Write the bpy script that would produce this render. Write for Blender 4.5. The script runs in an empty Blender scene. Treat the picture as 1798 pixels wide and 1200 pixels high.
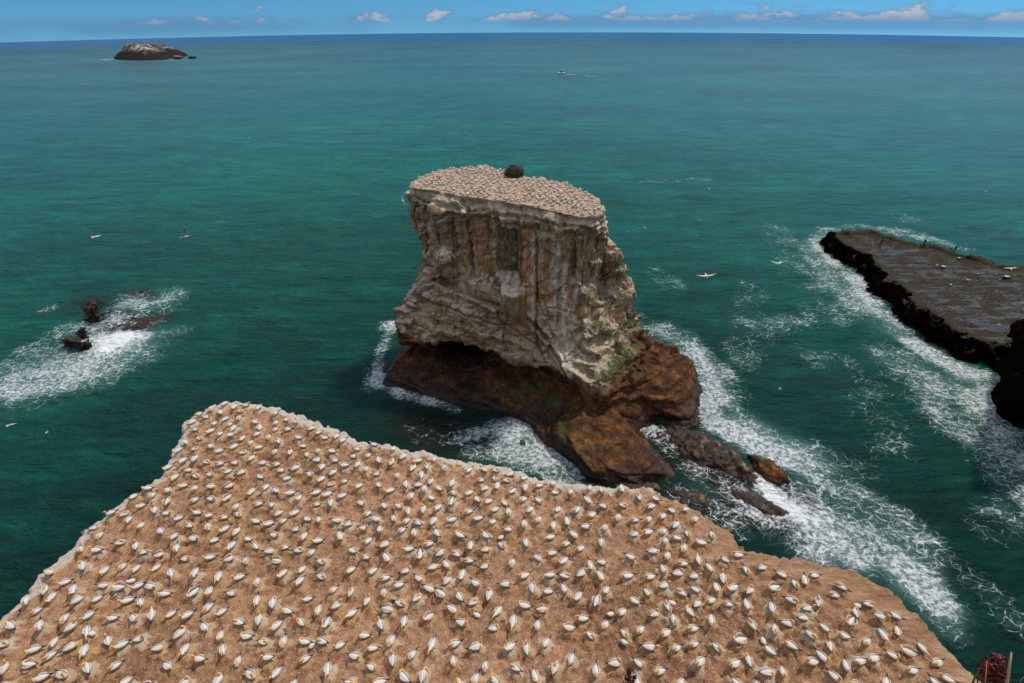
import bpy, bmesh, math, random
import numpy as np
from mathutils import Vector, Matrix

# ------------------------------------------------------------------ camera
sc = bpy.context.scene
H = 58.0                       # camera height above the sea
PITCH = math.radians(32.9925)
ROLL = math.radians(-0.2905)
RSEA = 104148.0                # radius of the curved sea surface (gives the bowed horizon)
FPX = 900.0
cam_d = bpy.data.cameras.new('camera')
cam = bpy.data.objects.new('camera', cam_d)
sc.collection.objects.link(cam)
cam_d.sensor_width = 36.0
cam_d.lens = FPX / 1798 * 36
cam_d.clip_start = 0.1
cam_d.clip_end = 60000
cam.matrix_world = Matrix.Translation((0, 0, H)) @ Matrix.Rotation(math.pi/2 - PITCH, 4, 'X') @ Matrix.Rotation(ROLL, 4, 'Z')
sc.camera = cam

# ------------------------------------------------------------------ light
SUN_EL, SUN_AZ = math.radians(60), math.radians(58)   # azimuth measured from the view direction (+Y) to the right
sc.view_settings.view_transform = 'Standard'
sc.view_settings.look = 'None'
sc.view_settings.exposure = 0.45
sc.view_settings.gamma = 1
sd = Vector((math.sin(SUN_AZ)*math.cos(SUN_EL), math.cos(SUN_AZ)*math.cos(SUN_EL), math.sin(SUN_EL)))
sun_d = bpy.data.lights.new('sun', 'SUN')
sun_d.energy = 2.3
sun_d.angle = math.radians(4)
sun_d.color = (1.0, 0.93, 0.83)
sun = bpy.data.objects.new('sun', sun_d)
sc.collection.objects.link(sun)
sun.rotation_euler = sd.to_track_quat('Z', 'Y').to_euler()

world = bpy.data.worlds.new('World')
sc.world = world
world.use_nodes = True


class NT:
    """small helper round a node tree"""
    def __init__(s, nt):
        s.nt = nt
        s.n = nt.nodes
        s.l = nt.links
        s.n.clear()
    def set(s, sock, v):
        if v is None: return
        if hasattr(v, 'is_output') or isinstance(v, bpy.types.NodeSocket):
            s.l.new(v, sock)
        else:
            if isinstance(v, (tuple, list)) and len(v) == 3 and sock.type == 'RGBA': v = (*v, 1)
            sock.default_value = v
    def node(s, t, ins=None, **kw):
        nd = s.n.new(t)
        for k, v in kw.items(): setattr(nd, k, v)
        for k, v in (ins or {}).items(): s.set(nd.inputs[k], v)
        return nd
    def math(s, op, a, b=None, c=None, clamp=False):
        nd = s.n.new('ShaderNodeMath'); nd.operation = op; nd.use_clamp = clamp
        s.set(nd.inputs[0], a); s.set(nd.inputs[1], b)
        if c is not None: s.set(nd.inputs[2], c)
        return nd.outputs[0]
    def vmath(s, op, a, b=None):
        nd = s.n.new('ShaderNodeVectorMath'); nd.operation = op
        s.set(nd.inputs[0], a); s.set(nd.inputs[1], b)
        return nd.outputs[0]
    def mix(s, fac, a, b, blend='MIX'):
        nd = s.n.new('ShaderNodeMix'); nd.data_type = 'RGBA'; nd.blend_type = blend
        s.set(nd.inputs[0], fac); s.set(nd.inputs[6], a); s.set(nd.inputs[7], b)
        return nd.outputs[2]
    def mapr(s, v, a, b, c=0.0, d=1.0, smooth=True):
        nd = s.n.new('ShaderNodeMapRange'); nd.clamp = True
        nd.interpolation_type = 'SMOOTHSTEP' if smooth else 'LINEAR'
        s.set(nd.inputs[0], v)
        for i, q in zip((1, 2, 3, 4), (a, b, c, d)): s.set(nd.inputs[i], q)
        return nd.outputs[0]
    def noise(s, vec, scale, detail=4, rough=.55, dist=0.0, out='Fac'):
        nd = s.n.new('ShaderNodeTexNoise')
        s.set(nd.inputs['Vector'], vec); s.set(nd.inputs['Scale'], scale); s.set(nd.inputs['Detail'], detail)
        s.set(nd.inputs['Roughness'], rough); s.set(nd.inputs['Distortion'], dist)
        return nd.outputs[out]
    def voro(s, vec, scale, feature='F1', out='Distance', rnd=1.0):
        nd = s.n.new('ShaderNodeTexVoronoi'); nd.feature = feature
        s.set(nd.inputs['Vector'], vec); s.set(nd.inputs['Scale'], scale); s.set(nd.inputs['Randomness'], rnd)
        return nd.outputs[out]
    def mapping(s, vec, scale=(1, 1, 1), rot=(0, 0, 0), loc=(0, 0, 0)):
        nd = s.n.new('ShaderNodeMapping')
        s.set(nd.inputs['Vector'], vec)
        nd.inputs['Scale'].default_value = scale; nd.inputs['Rotation'].default_value = rot; nd.inputs['Location'].default_value = loc
        return nd.outputs[0]
    def ramp(s, v, stops, interp='LINEAR'):
        nd = s.n.new('ShaderNodeValToRGB'); cr = nd.color_ramp; cr.interpolation = interp
        while len(cr.elements) < len(stops): cr.elements.new(.5)
        for e, (p, c) in zip(cr.elements, stops):
            e.position = p; e.color = (*c, 1) if len(c) == 3 else c
        s.set(nd.inputs[0], v)
        return nd.outputs[0]
    def attr(s, name, out='Fac'):
        nd = s.n.new('ShaderNodeAttribute'); nd.attribute_name = name
        return nd.outputs[out]
    def geo(s, out='Position'):
        return s.n.new('ShaderNodeNewGeometry').outputs[out]
    def bump(s, h, strength=1.0, dist=1.0, normal=None):
        nd = s.n.new('ShaderNodeBump')
        s.set(nd.inputs['Height'], h); s.set(nd.inputs['Strength'], strength); s.set(nd.inputs['Distance'], dist); s.set(nd.inputs['Normal'], normal)
        return nd.outputs[0]
    def principled(s, color, rough=.8, normal=None, spec=.5, **kw):
        b = s.n.new('ShaderNodeBsdfPrincipled'); o = s.n.new('ShaderNodeOutputMaterial')
        s.set(b.inputs['Base Color'], color); s.set(b.inputs['Roughness'], rough); s.set(b.inputs['Normal'], normal)
        s.set(b.inputs['Specular IOR Level'], spec)
        for k, v in kw.items(): s.set(b.inputs[k], v)
        s.l.new(b.outputs[0], o.inputs[0])
        return b


def build_world():
    t = NT(world.node_tree)
    tc = t.n.new('ShaderNodeTexCoord')
    g = tc.outputs['Generated']
    sep = t.node('ShaderNodeSeparateXYZ', {0: g})
    # the sea surface drops away, so the sky goes on a little below eye level
    z = t.math('ADD', sep.outputs[2], 0.10)
    vec = t.node('ShaderNodeCombineXYZ', {0: sep.outputs[0], 1: sep.outputs[1], 2: t.math('MAXIMUM', z, 0.015)}).outputs[0]
    vec = t.vmath('NORMALIZE', vec)
    sky = t.n.new('ShaderNodeTexSky'); sky.sky_type = 'NISHITA'; sky.sun_disc = False
    sky.sun_elevation = SUN_EL; sky.sun_rotation = SUN_AZ
    sky.air_density = 1.0; sky.dust_density = .3; sky.ozone_density = 1.5
    t.l.new(vec, sky.inputs[0])
    lowtint = t.ramp(sep.outputs[2], [(0.0, (.175, .41, .62)), (0.03, (.15, .43, .55)), (0.25, (.50, .70, .80)), (0.6, (.9, .95, 1))])
    col = t.mix(1.0, sky.outputs[0], lowtint, 'MULTIPLY')
    # clouds: a low bank of cumulus just over the horizon and thin veils above
    az = t.math('ARCTAN2', sep.outputs[0], sep.outputs[1])
    cv = t.node('ShaderNodeCombineXYZ', {0: az, 1: sep.outputs[2], 2: 0.0}).outputs[0]
    n1 = t.noise(t.mapping(cv, (14, 40, 1), loc=(3.1, 0, 0)), 1.0, 6, .62)
    n2 = t.noise(t.mapping(cv, (4.5, 14, 1), loc=(7.7, 2, 0)), 1.0, 3, .5)
    # cloud tops: density falls with elevation, flat grey-blue bases at about -0.8 degrees
    azr = t.mapr(az, -0.5, 0.9, -.035, .055, False)
    el = t.mapr(sep.outputs[2], -0.020, 0.012, 0.0, 1.0, False)
    dens = t.math('ADD', t.math('ADD', n1, t.math('MULTIPLY', t.math('SUBTRACT', n2, .5), .55)), azr)
    dens = t.math('SUBTRACT', dens, t.math('MULTIPLY', el, .26))
    body = t.mapr(dens, .375, .49)
    floor_ = t.mapr(sep.outputs[2], -.0185, -.0125)
    ceil_ = t.mapr(sep.outputs[2], .006, .022, 1, 0)
    body = t.math('MULTIPLY', t.math('MULTIPLY', body, floor_), ceil_)
    nb = t.noise(t.mapping(cv, (40, 150, 1)), 1.0, 4, .6)
    bright = t.math('MULTIPLY', t.mapr(dens, .42, .54), t.mapr(nb, .2, .5))
    ccol = t.mix(bright, (.95, 1.75, 2.9), (3.7, 3.55, 3.7))
    col = t.mix(t.math('MULTIPLY', body, .74), col, ccol)
    # purplish-blue haze bank under them
    bank = t.math('MULTIPLY', t.mapr(sep.outputs[2], -.036, -.022), t.mapr(sep.outputs[2], -.016, -.002, 1, 0))
    bank = t.math('MULTIPLY', bank, t.mapr(n2, .3, .6))
    col = t.mix(t.math('MULTIPLY', bank, .55), col, (.60, 1.35, 2.6))
    # thin cloud cover higher up (outside the frame) softens and whitens the light
    nh = t.noise(g, 3.2, 6, .6)
    veil = t.math('MULTIPLY', t.mapr(nh, .42, .62), t.mapr(sep.outputs[2], .12, .35))
    col = t.mix(t.math('MULTIPLY', veil, .8), col, (8.6, 8.3, 7.9))
    bg = t.n.new('ShaderNodeBackground'); out = t.n.new('ShaderNodeOutputWorld')
    t.l.new(col, bg.inputs[0]); bg.inputs[1].default_value = 0.115
    t.l.new(bg.outputs[0], out.inputs[0])


build_world()

# ------------------------------------------------------------------ helpers
rng = np.random.default_rng(7)
random.seed(11)
COL = sc.collection


def ray(px, py):
    x = (px - 899.) / FPX; y = -(py - 600.) / FPX
    c, s = math.cos(ROLL), math.sin(ROLL)
    x, y = c*x - s*y, s*x + c*y
    return np.array([x, math.cos(PITCH) + y*math.sin(PITCH), -math.sin(PITCH) + y*math.cos(PITCH)])


def at(px, py, z=0.0):
    """the point of height z (above the curved sea for z=0) that stands at this place of the photograph"""
    d = ray(px, py); t = (z - H) / d[2]
    for _ in range(40):
        q = d*t
        t = (z - (q[0]**2 + q[1]**2)/(2*RSEA) - H) / d[2]
    q = d*t
    return np.array([q[0], q[1], q[2] + H])


def at_depth(px, py, dep):
    q = ray(px, py)*dep
    return np.array([q[0], q[1], q[2] + H])


def project(x, y, z):
    cp, sp = math.cos(PITCH), math.sin(PITCH)
    zz = z - H
    d = y*cp - zz*sp; a = x/d; b = (y*sp + zz*cp)/d
    c, s = math.cos(ROLL), math.sin(ROLL)
    a, b = c*a + s*b, -s*a + c*b
    return 899 + FPX*a, 600 - FPX*b


def sea_z(x, y): return -(x*x + y*y)/(2*RSEA)


def _hash(ix, iy, iz, seed):
    h = (ix.astype(np.int64)*374761393 + iy.astype(np.int64)*668265263 + iz.astype(np.int64)*2147483647 + seed*1274126177) & 0xffffffff
    h = ((h ^ (h >> 13))*1274126177) & 0xffffffff
    h = ((h ^ (h >> 16))*2246822519) & 0xffffffff
    return h ^ (h >> 13)


def perlin(P, seed=0):
    P = np.asarray(P, float)
    I = np.floor(P).astype(np.int64); F = P - I
    U = F*F*F*(F*(F*6 - 15) + 10)
    r = 0
    for dx in (0, 1):
        for dy in (0, 1):
            for dz in (0, 1):
                h = _hash(I[:, 0]+dx, I[:, 1]+dy, I[:, 2]+dz, seed)
                gx = ((h & 1023)/511.5 - 1); gy = (((h >> 10) & 1023)/511.5 - 1); gz = (((h >> 20) & 1023)/511.5 - 1)
                v = gx*(F[:, 0]-dx) + gy*(F[:, 1]-dy) + gz*(F[:, 2]-dz)
                w = (U[:, 0] if dx else 1-U[:, 0])*(U[:, 1] if dy else 1-U[:, 1])*(U[:, 2] if dz else 1-U[:, 2])
                r = r + v*w
    return r*1.4


def fbm(P, octaves=4, seed=0, gain=.5):
    r = 0; a = 1.; f = 1.
    for o in range(octaves):
        r = r + a*perlin(np.asarray(P)*f, seed+o*17); a *= gain; f *= 2.03
    return r


def worley(P, seed=0):
    P = np.asarray(P, float)
    I = np.floor(P).astype(np.int64)
    d1 = np.full(len(P), 9.); d2 = np.full(len(P), 9.); cid = np.zeros(len(P))
    for dx in (-1, 0, 1):
        for dy in (-1, 0, 1):
            for dz in (-1, 0, 1):
                C = I + np.array([dx, dy, dz])
                h = _hash(C[:, 0], C[:, 1], C[:, 2], seed)
                q = C + np.stack([(h & 1023)/1023., ((h >> 10) & 1023)/1023., ((h >> 20) & 1023)/1023.], 1)
                d = np.sqrt(((q-P)**2).sum(1))
                m = d < d1
                d2 = np.where(m, d1, np.minimum(d2, d))
                cid = np.where(m, (h % 997)/997., cid)
                d1 = np.where(m, d, d1)
    return d1, d2, cid


def P3(x, y, z=None):
    z = np.zeros_like(x) if z is None else z
    return np.stack([x, y, z], 1)


def mesh_from(name, V, F, smooth=True):
    me = bpy.data.meshes.new(name)
    V = np.asarray(V, dtype=np.float32)
    if isinstance(F, np.ndarray):
        n, k = F.shape
        me.vertices.add(len(V)); me.vertices.foreach_set('co', V.ravel())
        me.loops.add(n*k); me.loops.foreach_set('vertex_index', F.ravel().astype(np.int32))
        me.polygons.add(n)
        me.polygons.foreach_set('loop_start', np.arange(0, n*k, k, dtype=np.int32))
        me.polygons.foreach_set('loop_total', np.full(n, k, dtype=np.int32))
    else:
        me.from_pydata([tuple(map(float, v)) for v in V], [], F)
    me.update(calc_edges=True)
    me.polygons.foreach_set('use_smooth', np.full(len(me.polygons), smooth))
    me.validate()
    return me


def tag(o, label=None, cat=None, group=None, kind=None):
    if label: o['label'] = label
    if cat: o['category'] = cat
    if group: o['group'] = group
    if kind: o['kind'] = kind
    return o


def link(name, me, mat=None, parent=None, loc=None):
    o = bpy.data.objects.new(name, me)
    COL.objects.link(o)
    if mat is not None and me is not None and not me.materials: me.materials.append(mat)
    if parent is not None: o.parent = parent
    if loc is not None: o.location = loc
    return o


def fattr(me, name, vals):
    a = me.attributes.get(name) or me.attributes.new(name, 'FLOAT', 'POINT')
    a.data.foreach_set('value', np.asarray(vals, dtype=np.float32))


def cattr(me, name, cols):
    a = me.attributes.new(name, 'FLOAT_COLOR', 'POINT')
    c = np.ones((len(cols), 4), np.float32); c[:, :3] = cols
    a.data.foreach_set('color', c.ravel())


def get_co(me):
    a = np.empty(len(me.vertices)*3, np.float32); me.vertices.foreach_get('co', a); return a.reshape(-1, 3).astype(float)


def get_no(me):
    a = np.empty(len(me.vertices)*3, np.float32); me.vertices.foreach_get('normal', a); return a.reshape(-1, 3).astype(float)


def set_co(me, V):
    me.vertices.foreach_set('co', np.asarray(V, np.float32).ravel()); me.update()


def remesh(me, voxel):
    """weld several closed shells into one continuous surface"""
    o = bpy.data.objects.new('tmp', me); COL.objects.link(o)
    m = o.modifiers.new('r', 'REMESH'); m.mode = 'VOXEL'; m.voxel_size = voxel; m.adaptivity = 0; m.use_smooth_shade = True
    dg = bpy.context.evaluated_depsgraph_get()
    dg.update()
    r = bpy.data.meshes.new_from_object(o.evaluated_get(dg))
    bpy.data.objects.remove(o); bpy.data.meshes.remove(me)
    r.polygons.foreach_set('use_smooth', np.full(len(r.polygons), True))
    return r


def join_vf(parts):
    V = []; F = []; n = 0
    for v, f in parts:
        V.extend([tuple(map(float, q)) for q in v]); F.extend([tuple(i+n for i in q) for q in f]); n += len(v)
    return V, F


def hull(pts):
    bm = bmesh.new()
    for p in pts: bm.verts.new(tuple(map(float, p)))
    r = bmesh.ops.convex_hull(bm, input=bm.verts)
    bmesh.ops.delete(bm, geom=[v for v in bm.verts if not v.link_faces], context='VERTS')
    bmesh.ops.recalc_face_normals(bm, faces=bm.faces)
    bm.verts.index_update()
    V = [tuple(v.co) for v in bm.verts]; F = [tuple(v.index for v in f.verts) for f in bm.faces]
    bm.free()
    return V, F


def loft(rings, cap=True):
    """rings: list of (n,3); closed tube"""
    n = len(rings[0]); V = [tuple(q) for r in rings for q in r]; F = []
    for i in range(len(rings)-1):
        for j in range(n):
            k = (j+1) % n
            F.append((i*n+j, i*n+k, (i+1)*n+k, (i+1)*n+j))
    if cap:
        F.append(tuple(range(n-1, -1, -1))); m = (len(rings)-1)*n; F.append(tuple(range(m, m+n)))
    return V, F


def sweep(path, radii, seg=10, up=(0, 0, 1)):
    """elliptical tube along a path; radii = (side, vertical)"""
    path = [Vector(p) for p in path]; up = Vector(up); rings = []
    side_prev = None
    for i, p in enumerate(path):
        d = (path[min(i+1, len(path)-1)] - path[max(i-1, 0)]).normalized()
        if side_prev is None:
            s = up.cross(d)
            if s.length < 1e-4: s = Vector((0, 1, 0))
            s.normalize()
        else:
            s = (side_prev - d*side_prev.dot(d)).normalized()
        side_prev = s
        u = d.cross(s).normalized()
        a, b = radii[i] if isinstance(radii[i], (tuple, list)) else (radii[i], radii[i])
        rings.append([p + s*(a*math.cos(t)) + u*(b*math.sin(t)) for t in [2*math.pi*k/seg for k in range(seg)]])
    return loft(rings)


def signed_dist(x, y, poly):
    """negative inside"""
    poly = np.asarray(poly, float); n = len(poly)
    d = np.full(x.shape, 1e9); inside = np.zeros(x.shape, bool)
    for i in range(n):
        a = poly[i]; b = poly[(i+1) % n]; e = b - a
        t = np.clip(((x-a[0])*e[0] + (y-a[1])*e[1])/(e@e), 0, 1)
        d = np.minimum(d, np.hypot(x-a[0]-t*e[0], y-a[1]-t*e[1]))
        c = ((a[1] > y) != (b[1] > y)) & (x < (b[0]-a[0])*(y-a[1])/(b[1]-a[1]+1e-12) + a[0])
        inside ^= c
    return np.where(inside, -d, d)


def smooth01(a, b, v):
    t = np.clip((v-a)/(np.asarray(b)-a), 0, 1); return t*t*(3-2*t)


# ------------------------------------------------------------------ materials
def mat(name):
    m = bpy.data.materials.new(name); m.use_nodes = True
    return m, NT(m.node_tree)


def plain(name, col, rough=.7, var=.25, scale=8., bump=.3):
    m, t = mat(name)
    p = t.n.new('ShaderNodeTexCoord').outputs['Object']
    n = t.noise(p, scale, 5)
    c = t.mix(t.mapr(n, .3, .7), tuple(v*(1-var) for v in col), tuple(min(1, v*(1+var)) for v in col))
    t.principled(c, rough, t.bump(n, bump, .02))
    return m


def make_sea_mat():
    m, t = mat('sea_water')
    pos = t.geo()
    sep = t.node('ShaderNodeSeparateXYZ', {0: pos})
    flat = t.node('ShaderNodeCombineXYZ', {0: sep.outputs[0], 1: sep.outputs[1], 2: 0.0}).outputs[0]
    dist = t.node('ShaderNodeVectorMath', {0: flat}, operation='LENGTH').outputs['Value']
    foam = t.attr('foam'); milk = t.attr('milk')
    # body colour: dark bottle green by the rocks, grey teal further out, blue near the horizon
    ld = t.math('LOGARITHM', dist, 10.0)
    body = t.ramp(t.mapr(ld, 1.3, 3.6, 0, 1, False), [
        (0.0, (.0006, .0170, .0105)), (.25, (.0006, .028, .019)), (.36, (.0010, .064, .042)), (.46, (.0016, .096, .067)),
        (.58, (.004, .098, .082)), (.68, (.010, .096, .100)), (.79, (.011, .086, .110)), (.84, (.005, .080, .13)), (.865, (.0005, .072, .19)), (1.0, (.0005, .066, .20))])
    big = t.noise(t.mapping(flat, (.006, .012, 1), rot=(0, 0, .25)), 1.0, 4, .55)
    body = t.mix(1.0, body, t.ramp(big, [(.3, (.60, .66, .68)), (.5, (1, 1, 1)), (.7, (1.4, 1.28, 1.25))]), 'MULTIPLY')
    crest = t.noise(t.mapping(flat, (.045, .16, 1), rot=(0, 0, .16)), 1.0, 5, .6)
    body = t.mix(1.0, body, t.ramp(crest, [(.30, (.5, .66, .68)), (.5, (1, 1, 1)), (.70, (1.7, 1.4, 1.38))]), 'MULTIPLY')  # light through the wave crests, painted as paler bands
    crest2 = t.noise(t.mapping(flat, (.16, .62, 1), rot=(0, 0, .26)), 1.0, 4, .6)
    c2 = t.ramp(crest2, [(.34, (.66, .74, .76)), (.5, (1, 1, 1)), (.66, (2.0, 1.36, 1.40))])  # ripple light and dark put into the water colour
    body = t.mix(t.mapr(dist, 700, 90, 0, 1, False), body, t.mix(1.0, body, c2, 'MULTIPLY'))
    sl = t.noise(t.mapping(flat, (.0016, .009, 1), rot=(0, 0, .05)), 1.0, 4, .6)
    body = t.mix(t.mapr(sl, .52, .66, 0, .35), body, t.mix(1.0, body, (.8, 1.25, 1.35), 'MULTIPLY'))
    nsm = t.noise(flat, .35, 3)
    body = t.mix(t.math('MULTIPLY', milk, t.mapr(nsm, .25, .7, .35, .8)), body, (.085, .23, .20))
    # foam lace: thin threads round cells of open water; the threads thicken as the foam gets denser
    def warped(vec, fr, amt, stretch, rot):
        w = t.noise(vec, fr, 3, .5, out='Color')
        s = t.node('ShaderNodeVectorMath', {0: t.vmath('SUBTRACT', w, (.5, .5, .5))}, operation='SCALE'); s.inputs['Scale'].default_value = amt
        return t.mapping(t.vmath('ADD', vec, s.outputs[0]), stretch, rot)
    def edge(fr, amt, sc_, stretch, rot):
        return t.voro(warped(flat, fr, amt, stretch, rot), sc_, 'DISTANCE_TO_EDGE')
    e1 = edge(.28, 4.0, .36, (1, 2.1, 1), (0, 0, .30))
    e2 = edge(.7, 1.9, .95, (1, 1.5, 1), (0, 0, -.25))
    brk = t.noise(flat, 1.5, 6, .7)
    brk2 = t.noise(flat, .20, 4, .6)
    den = t.math('ADD', foam, t.math('MULTIPLY', t.math('SUBTRACT', brk2, .5), 1.5))
    den = t.math('ADD', den, t.math('MULTIPLY', t.math('SUBTRACT', brk, .5), .5))
    def thread(e, lo, k, soft):
        w = t.math('MULTIPLY', t.math('SUBTRACT', den, lo), k)
        return t.mapr(t.math('SUBTRACT', w, e), -soft, soft)
    f1 = t.math('MULTIPLY', thread(e1, .26, .10, .022), .85)
    f2 = t.math('MULTIPLY', thread(e2, .46, .11, .035), .7)
    f3 = t.mapr(t.math('ADD', t.noise(flat, 2.2, 7, .78), t.math('MULTIPLY', den, .46)), .82, 1.02)
    fm = t.math('MAXIMUM', t.math('MAXIMUM', f1, f2), t.math('MULTIPLY', f3, .85))
    solid = t.mapr(t.math('ADD', den, t.math('MULTIPLY', t.math('SUBTRACT', brk, .5), 1.5)), 1.1, 1.75)
    fm = t.math('MAXIMUM', t.math('MULTIPLY', fm, t.mapr(brk, .38, .56, .12, 1)), solid)
    fm = t.math('MULTIPLY', fm, t.mapr(foam, .12, .36))
    thick = t.mapr(den, .35, 1.0)
    # scattered whitecap flecks
    fl = t.noise(t.mapping(flat, (.30, 1.0, 1), rot=(0, 0, .22)), 1.0, 5, .68)
    flm = t.noise(flat, .035, 3, .5)
    fleck = t.math('MULTIPLY', t.mapr(t.math('ADD', fl, t.math('MULTIPLY', flm, .35)), .925, .985), t.mapr(dist, 250, 120, 0, .5))
    fm = t.math('MAXIMUM', fm, fleck)
    body = t.mix(t.math('MULTIPLY', t.mapr(den, .25, 1.0), t.mapr(foam, .15, .5, 0, .5)), body, (.10, .22, .19))
    body = t.mix(t.math('MULTIPLY', t.attr('reef'), .93), body, t.mix(t.noise(flat, .8, 4), (.004, .005, .004), (.022, .014, .009)))  # submerged rock; the mask also carries the stack's painted shadow
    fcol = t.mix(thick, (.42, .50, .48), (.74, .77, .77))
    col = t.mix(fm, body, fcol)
    # ripples
    w1 = t.noise(t.mapping(flat, (.35, .95, 1), rot=(0, 0, .22)), 1.0, 5, .62)
    w2 = t.noise(t.mapping(flat, (1.5, 3.2, 1), rot=(0, 0, -.18)), 1.0, 5, .65)
    w3 = t.noise(t.mapping(flat, (.07, .26, 1), rot=(0, 0, .12)), 1.0, 4, .55)
    near = t.mapr(dist, 60, 700, 1, .0, False)
    h = t.math('ADD', t.math('MULTIPLY', w1, 1.7), t.math('MULTIPLY', t.math('MULTIPLY', w2, .26), near))
    h = t.math('ADD', h, t.math('MULTIPLY', w3, 3.0))
    h = t.math('ADD', h, t.math('MULTIPLY', fm, .16))
    nrm = t.bump(h, t.mapr(dist, 80, 2200, .9, .5, False), 1.0)
    rough = t.mix(fm, t.mapr(dist, 60, 1500, .17, .40, False), (.8, .8, .8))
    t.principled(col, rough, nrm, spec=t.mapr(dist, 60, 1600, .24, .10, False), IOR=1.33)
    return m


def make_rock_mat(name='stack_rock'):
    """grey-brown sandstone; brown, rust, guano, moss and wet come from per-vertex masks on the rock itself"""
    m, t = mat(name)
    pos = t.geo()
    n1 = t.noise(pos, .35, 6, .6)
    n2 = t.noise(pos, 2.2, 6, .65)
    strat = t.noise(t.mapping(pos, (.12, .12, 2.2), rot=(0, .20, 0)), 1.0, 6, .65, .4)
    vert = t.noise(t.mapping(pos, (1.6, 1.6, .09)), 1.0, 5, .65, .2)
    vert2 = t.noise(t.mapping(pos, (4.5, 4.5, .18)), 1.0, 4, .7)
    base = t.ramp(n1, [(.30, (.16, .098, .046)), (.5, (.325, .212, .104)), (.70, (.49, .345, .185))])
    base = t.mix(t.mapr(strat, .35, .7, 0, .55), base, (.50, .37, .215))
    base = t.mix(t.mapr(vert, .49, .62, 0, .7), base, (.095, .066, .042))
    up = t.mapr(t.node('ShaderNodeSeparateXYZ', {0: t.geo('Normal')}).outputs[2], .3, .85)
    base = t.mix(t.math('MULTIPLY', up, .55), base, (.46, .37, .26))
    nbr = t.math('ADD', t.math('MULTIPLY', n2, .35), t.math('MULTIPLY', t.noise(t.mapping(pos, (.6, .6, 1.1), rot=(0, .25, 0)), 1.0, 5, .6), .65))
    brown = t.ramp(nbr, [(.38, (.024, .011, .004)), (.50, (.082, .031, .010)), (.63, (.22, .088, .025))])
    brown = t.mix(t.mapr(strat, .45, .65, 0, .6), brown, (.030, .013, .005))
    c = t.mix(t.attr('brown'), base, brown)
    rust = t.ramp(vert2, [(.3, (.24, .065, .025)), (.5, (.56, .22, .09)), (.7, (.66, .38, .22))])
    c = t.mix(t.math('MULTIPLY', t.attr('rust'), t.mapr(vert, .25, .6, .45, 1)), c, rust)
    c = t.mix(t.math('MULTIPLY', t.attr('guano'), t.mapr(t.math('ADD', t.math('MULTIPLY', vert2, .7), t.math('MULTIPLY', n2, .3)), .33, .52)), c, (.68, .60, .49))
    c = t.mix(t.math('MULTIPLY', t.attr('moss'), t.mapr(n2, .3, .5)), c, (.035, .06, .012))
    c = t.mix(t.math('MULTIPLY', t.attr('wet'), .92), c, t.mix(t.mapr(n2, .35, .7), (.005, .004, .003), (.034, .016, .008)))  # one dark tone for waterline damp and for painted shade
    crack = t.voro(t.vmath('ADD', t.mapping(pos, (.5, .5, .32), rot=(.1, .2, .3)), t.mapping(t.noise(pos, .8, 4, out='Color'), (.9, .9, .9))), 1.0, 'DISTANCE_TO_EDGE')
    crk = t.mapr(crack, .0, .035)
    c = t.mix(t.math('MULTIPLY', t.math('SUBTRACT', 1, crk), .55), c, (.06, .045, .035))
    top = t.attr('top')
    tn = t.noise(pos, 1.4, 6, .7)
    tcol = t.ramp(tn, [(.3, (.26, .165, .105)), (.5, (.38, .26, .17)), (.7, (.52, .42, .32))])
    c = t.mix(top, c, tcol)
    h = t.math('ADD', t.math('MULTIPLY', n2, .22), t.math('ADD', t.math('MULTIPLY', strat, .45), t.math('MULTIPLY', vert, .30)))
    h = t.math('ADD', h, t.math('MULTIPLY', t.noise(pos, 9, 4, .7), .08))
    h = t.math('ADD', h, t.math('MULTIPLY', crk, .18))
    t.principled(c, t.mix(t.attr('wet'), (.9, .9, .9), (.45, .45, .45)), t.bump(h, t.math('SUBTRACT', .85, t.math('MULTIPLY', t.attr('brown'), .45)), .7), spec=.2)
    return m


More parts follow.
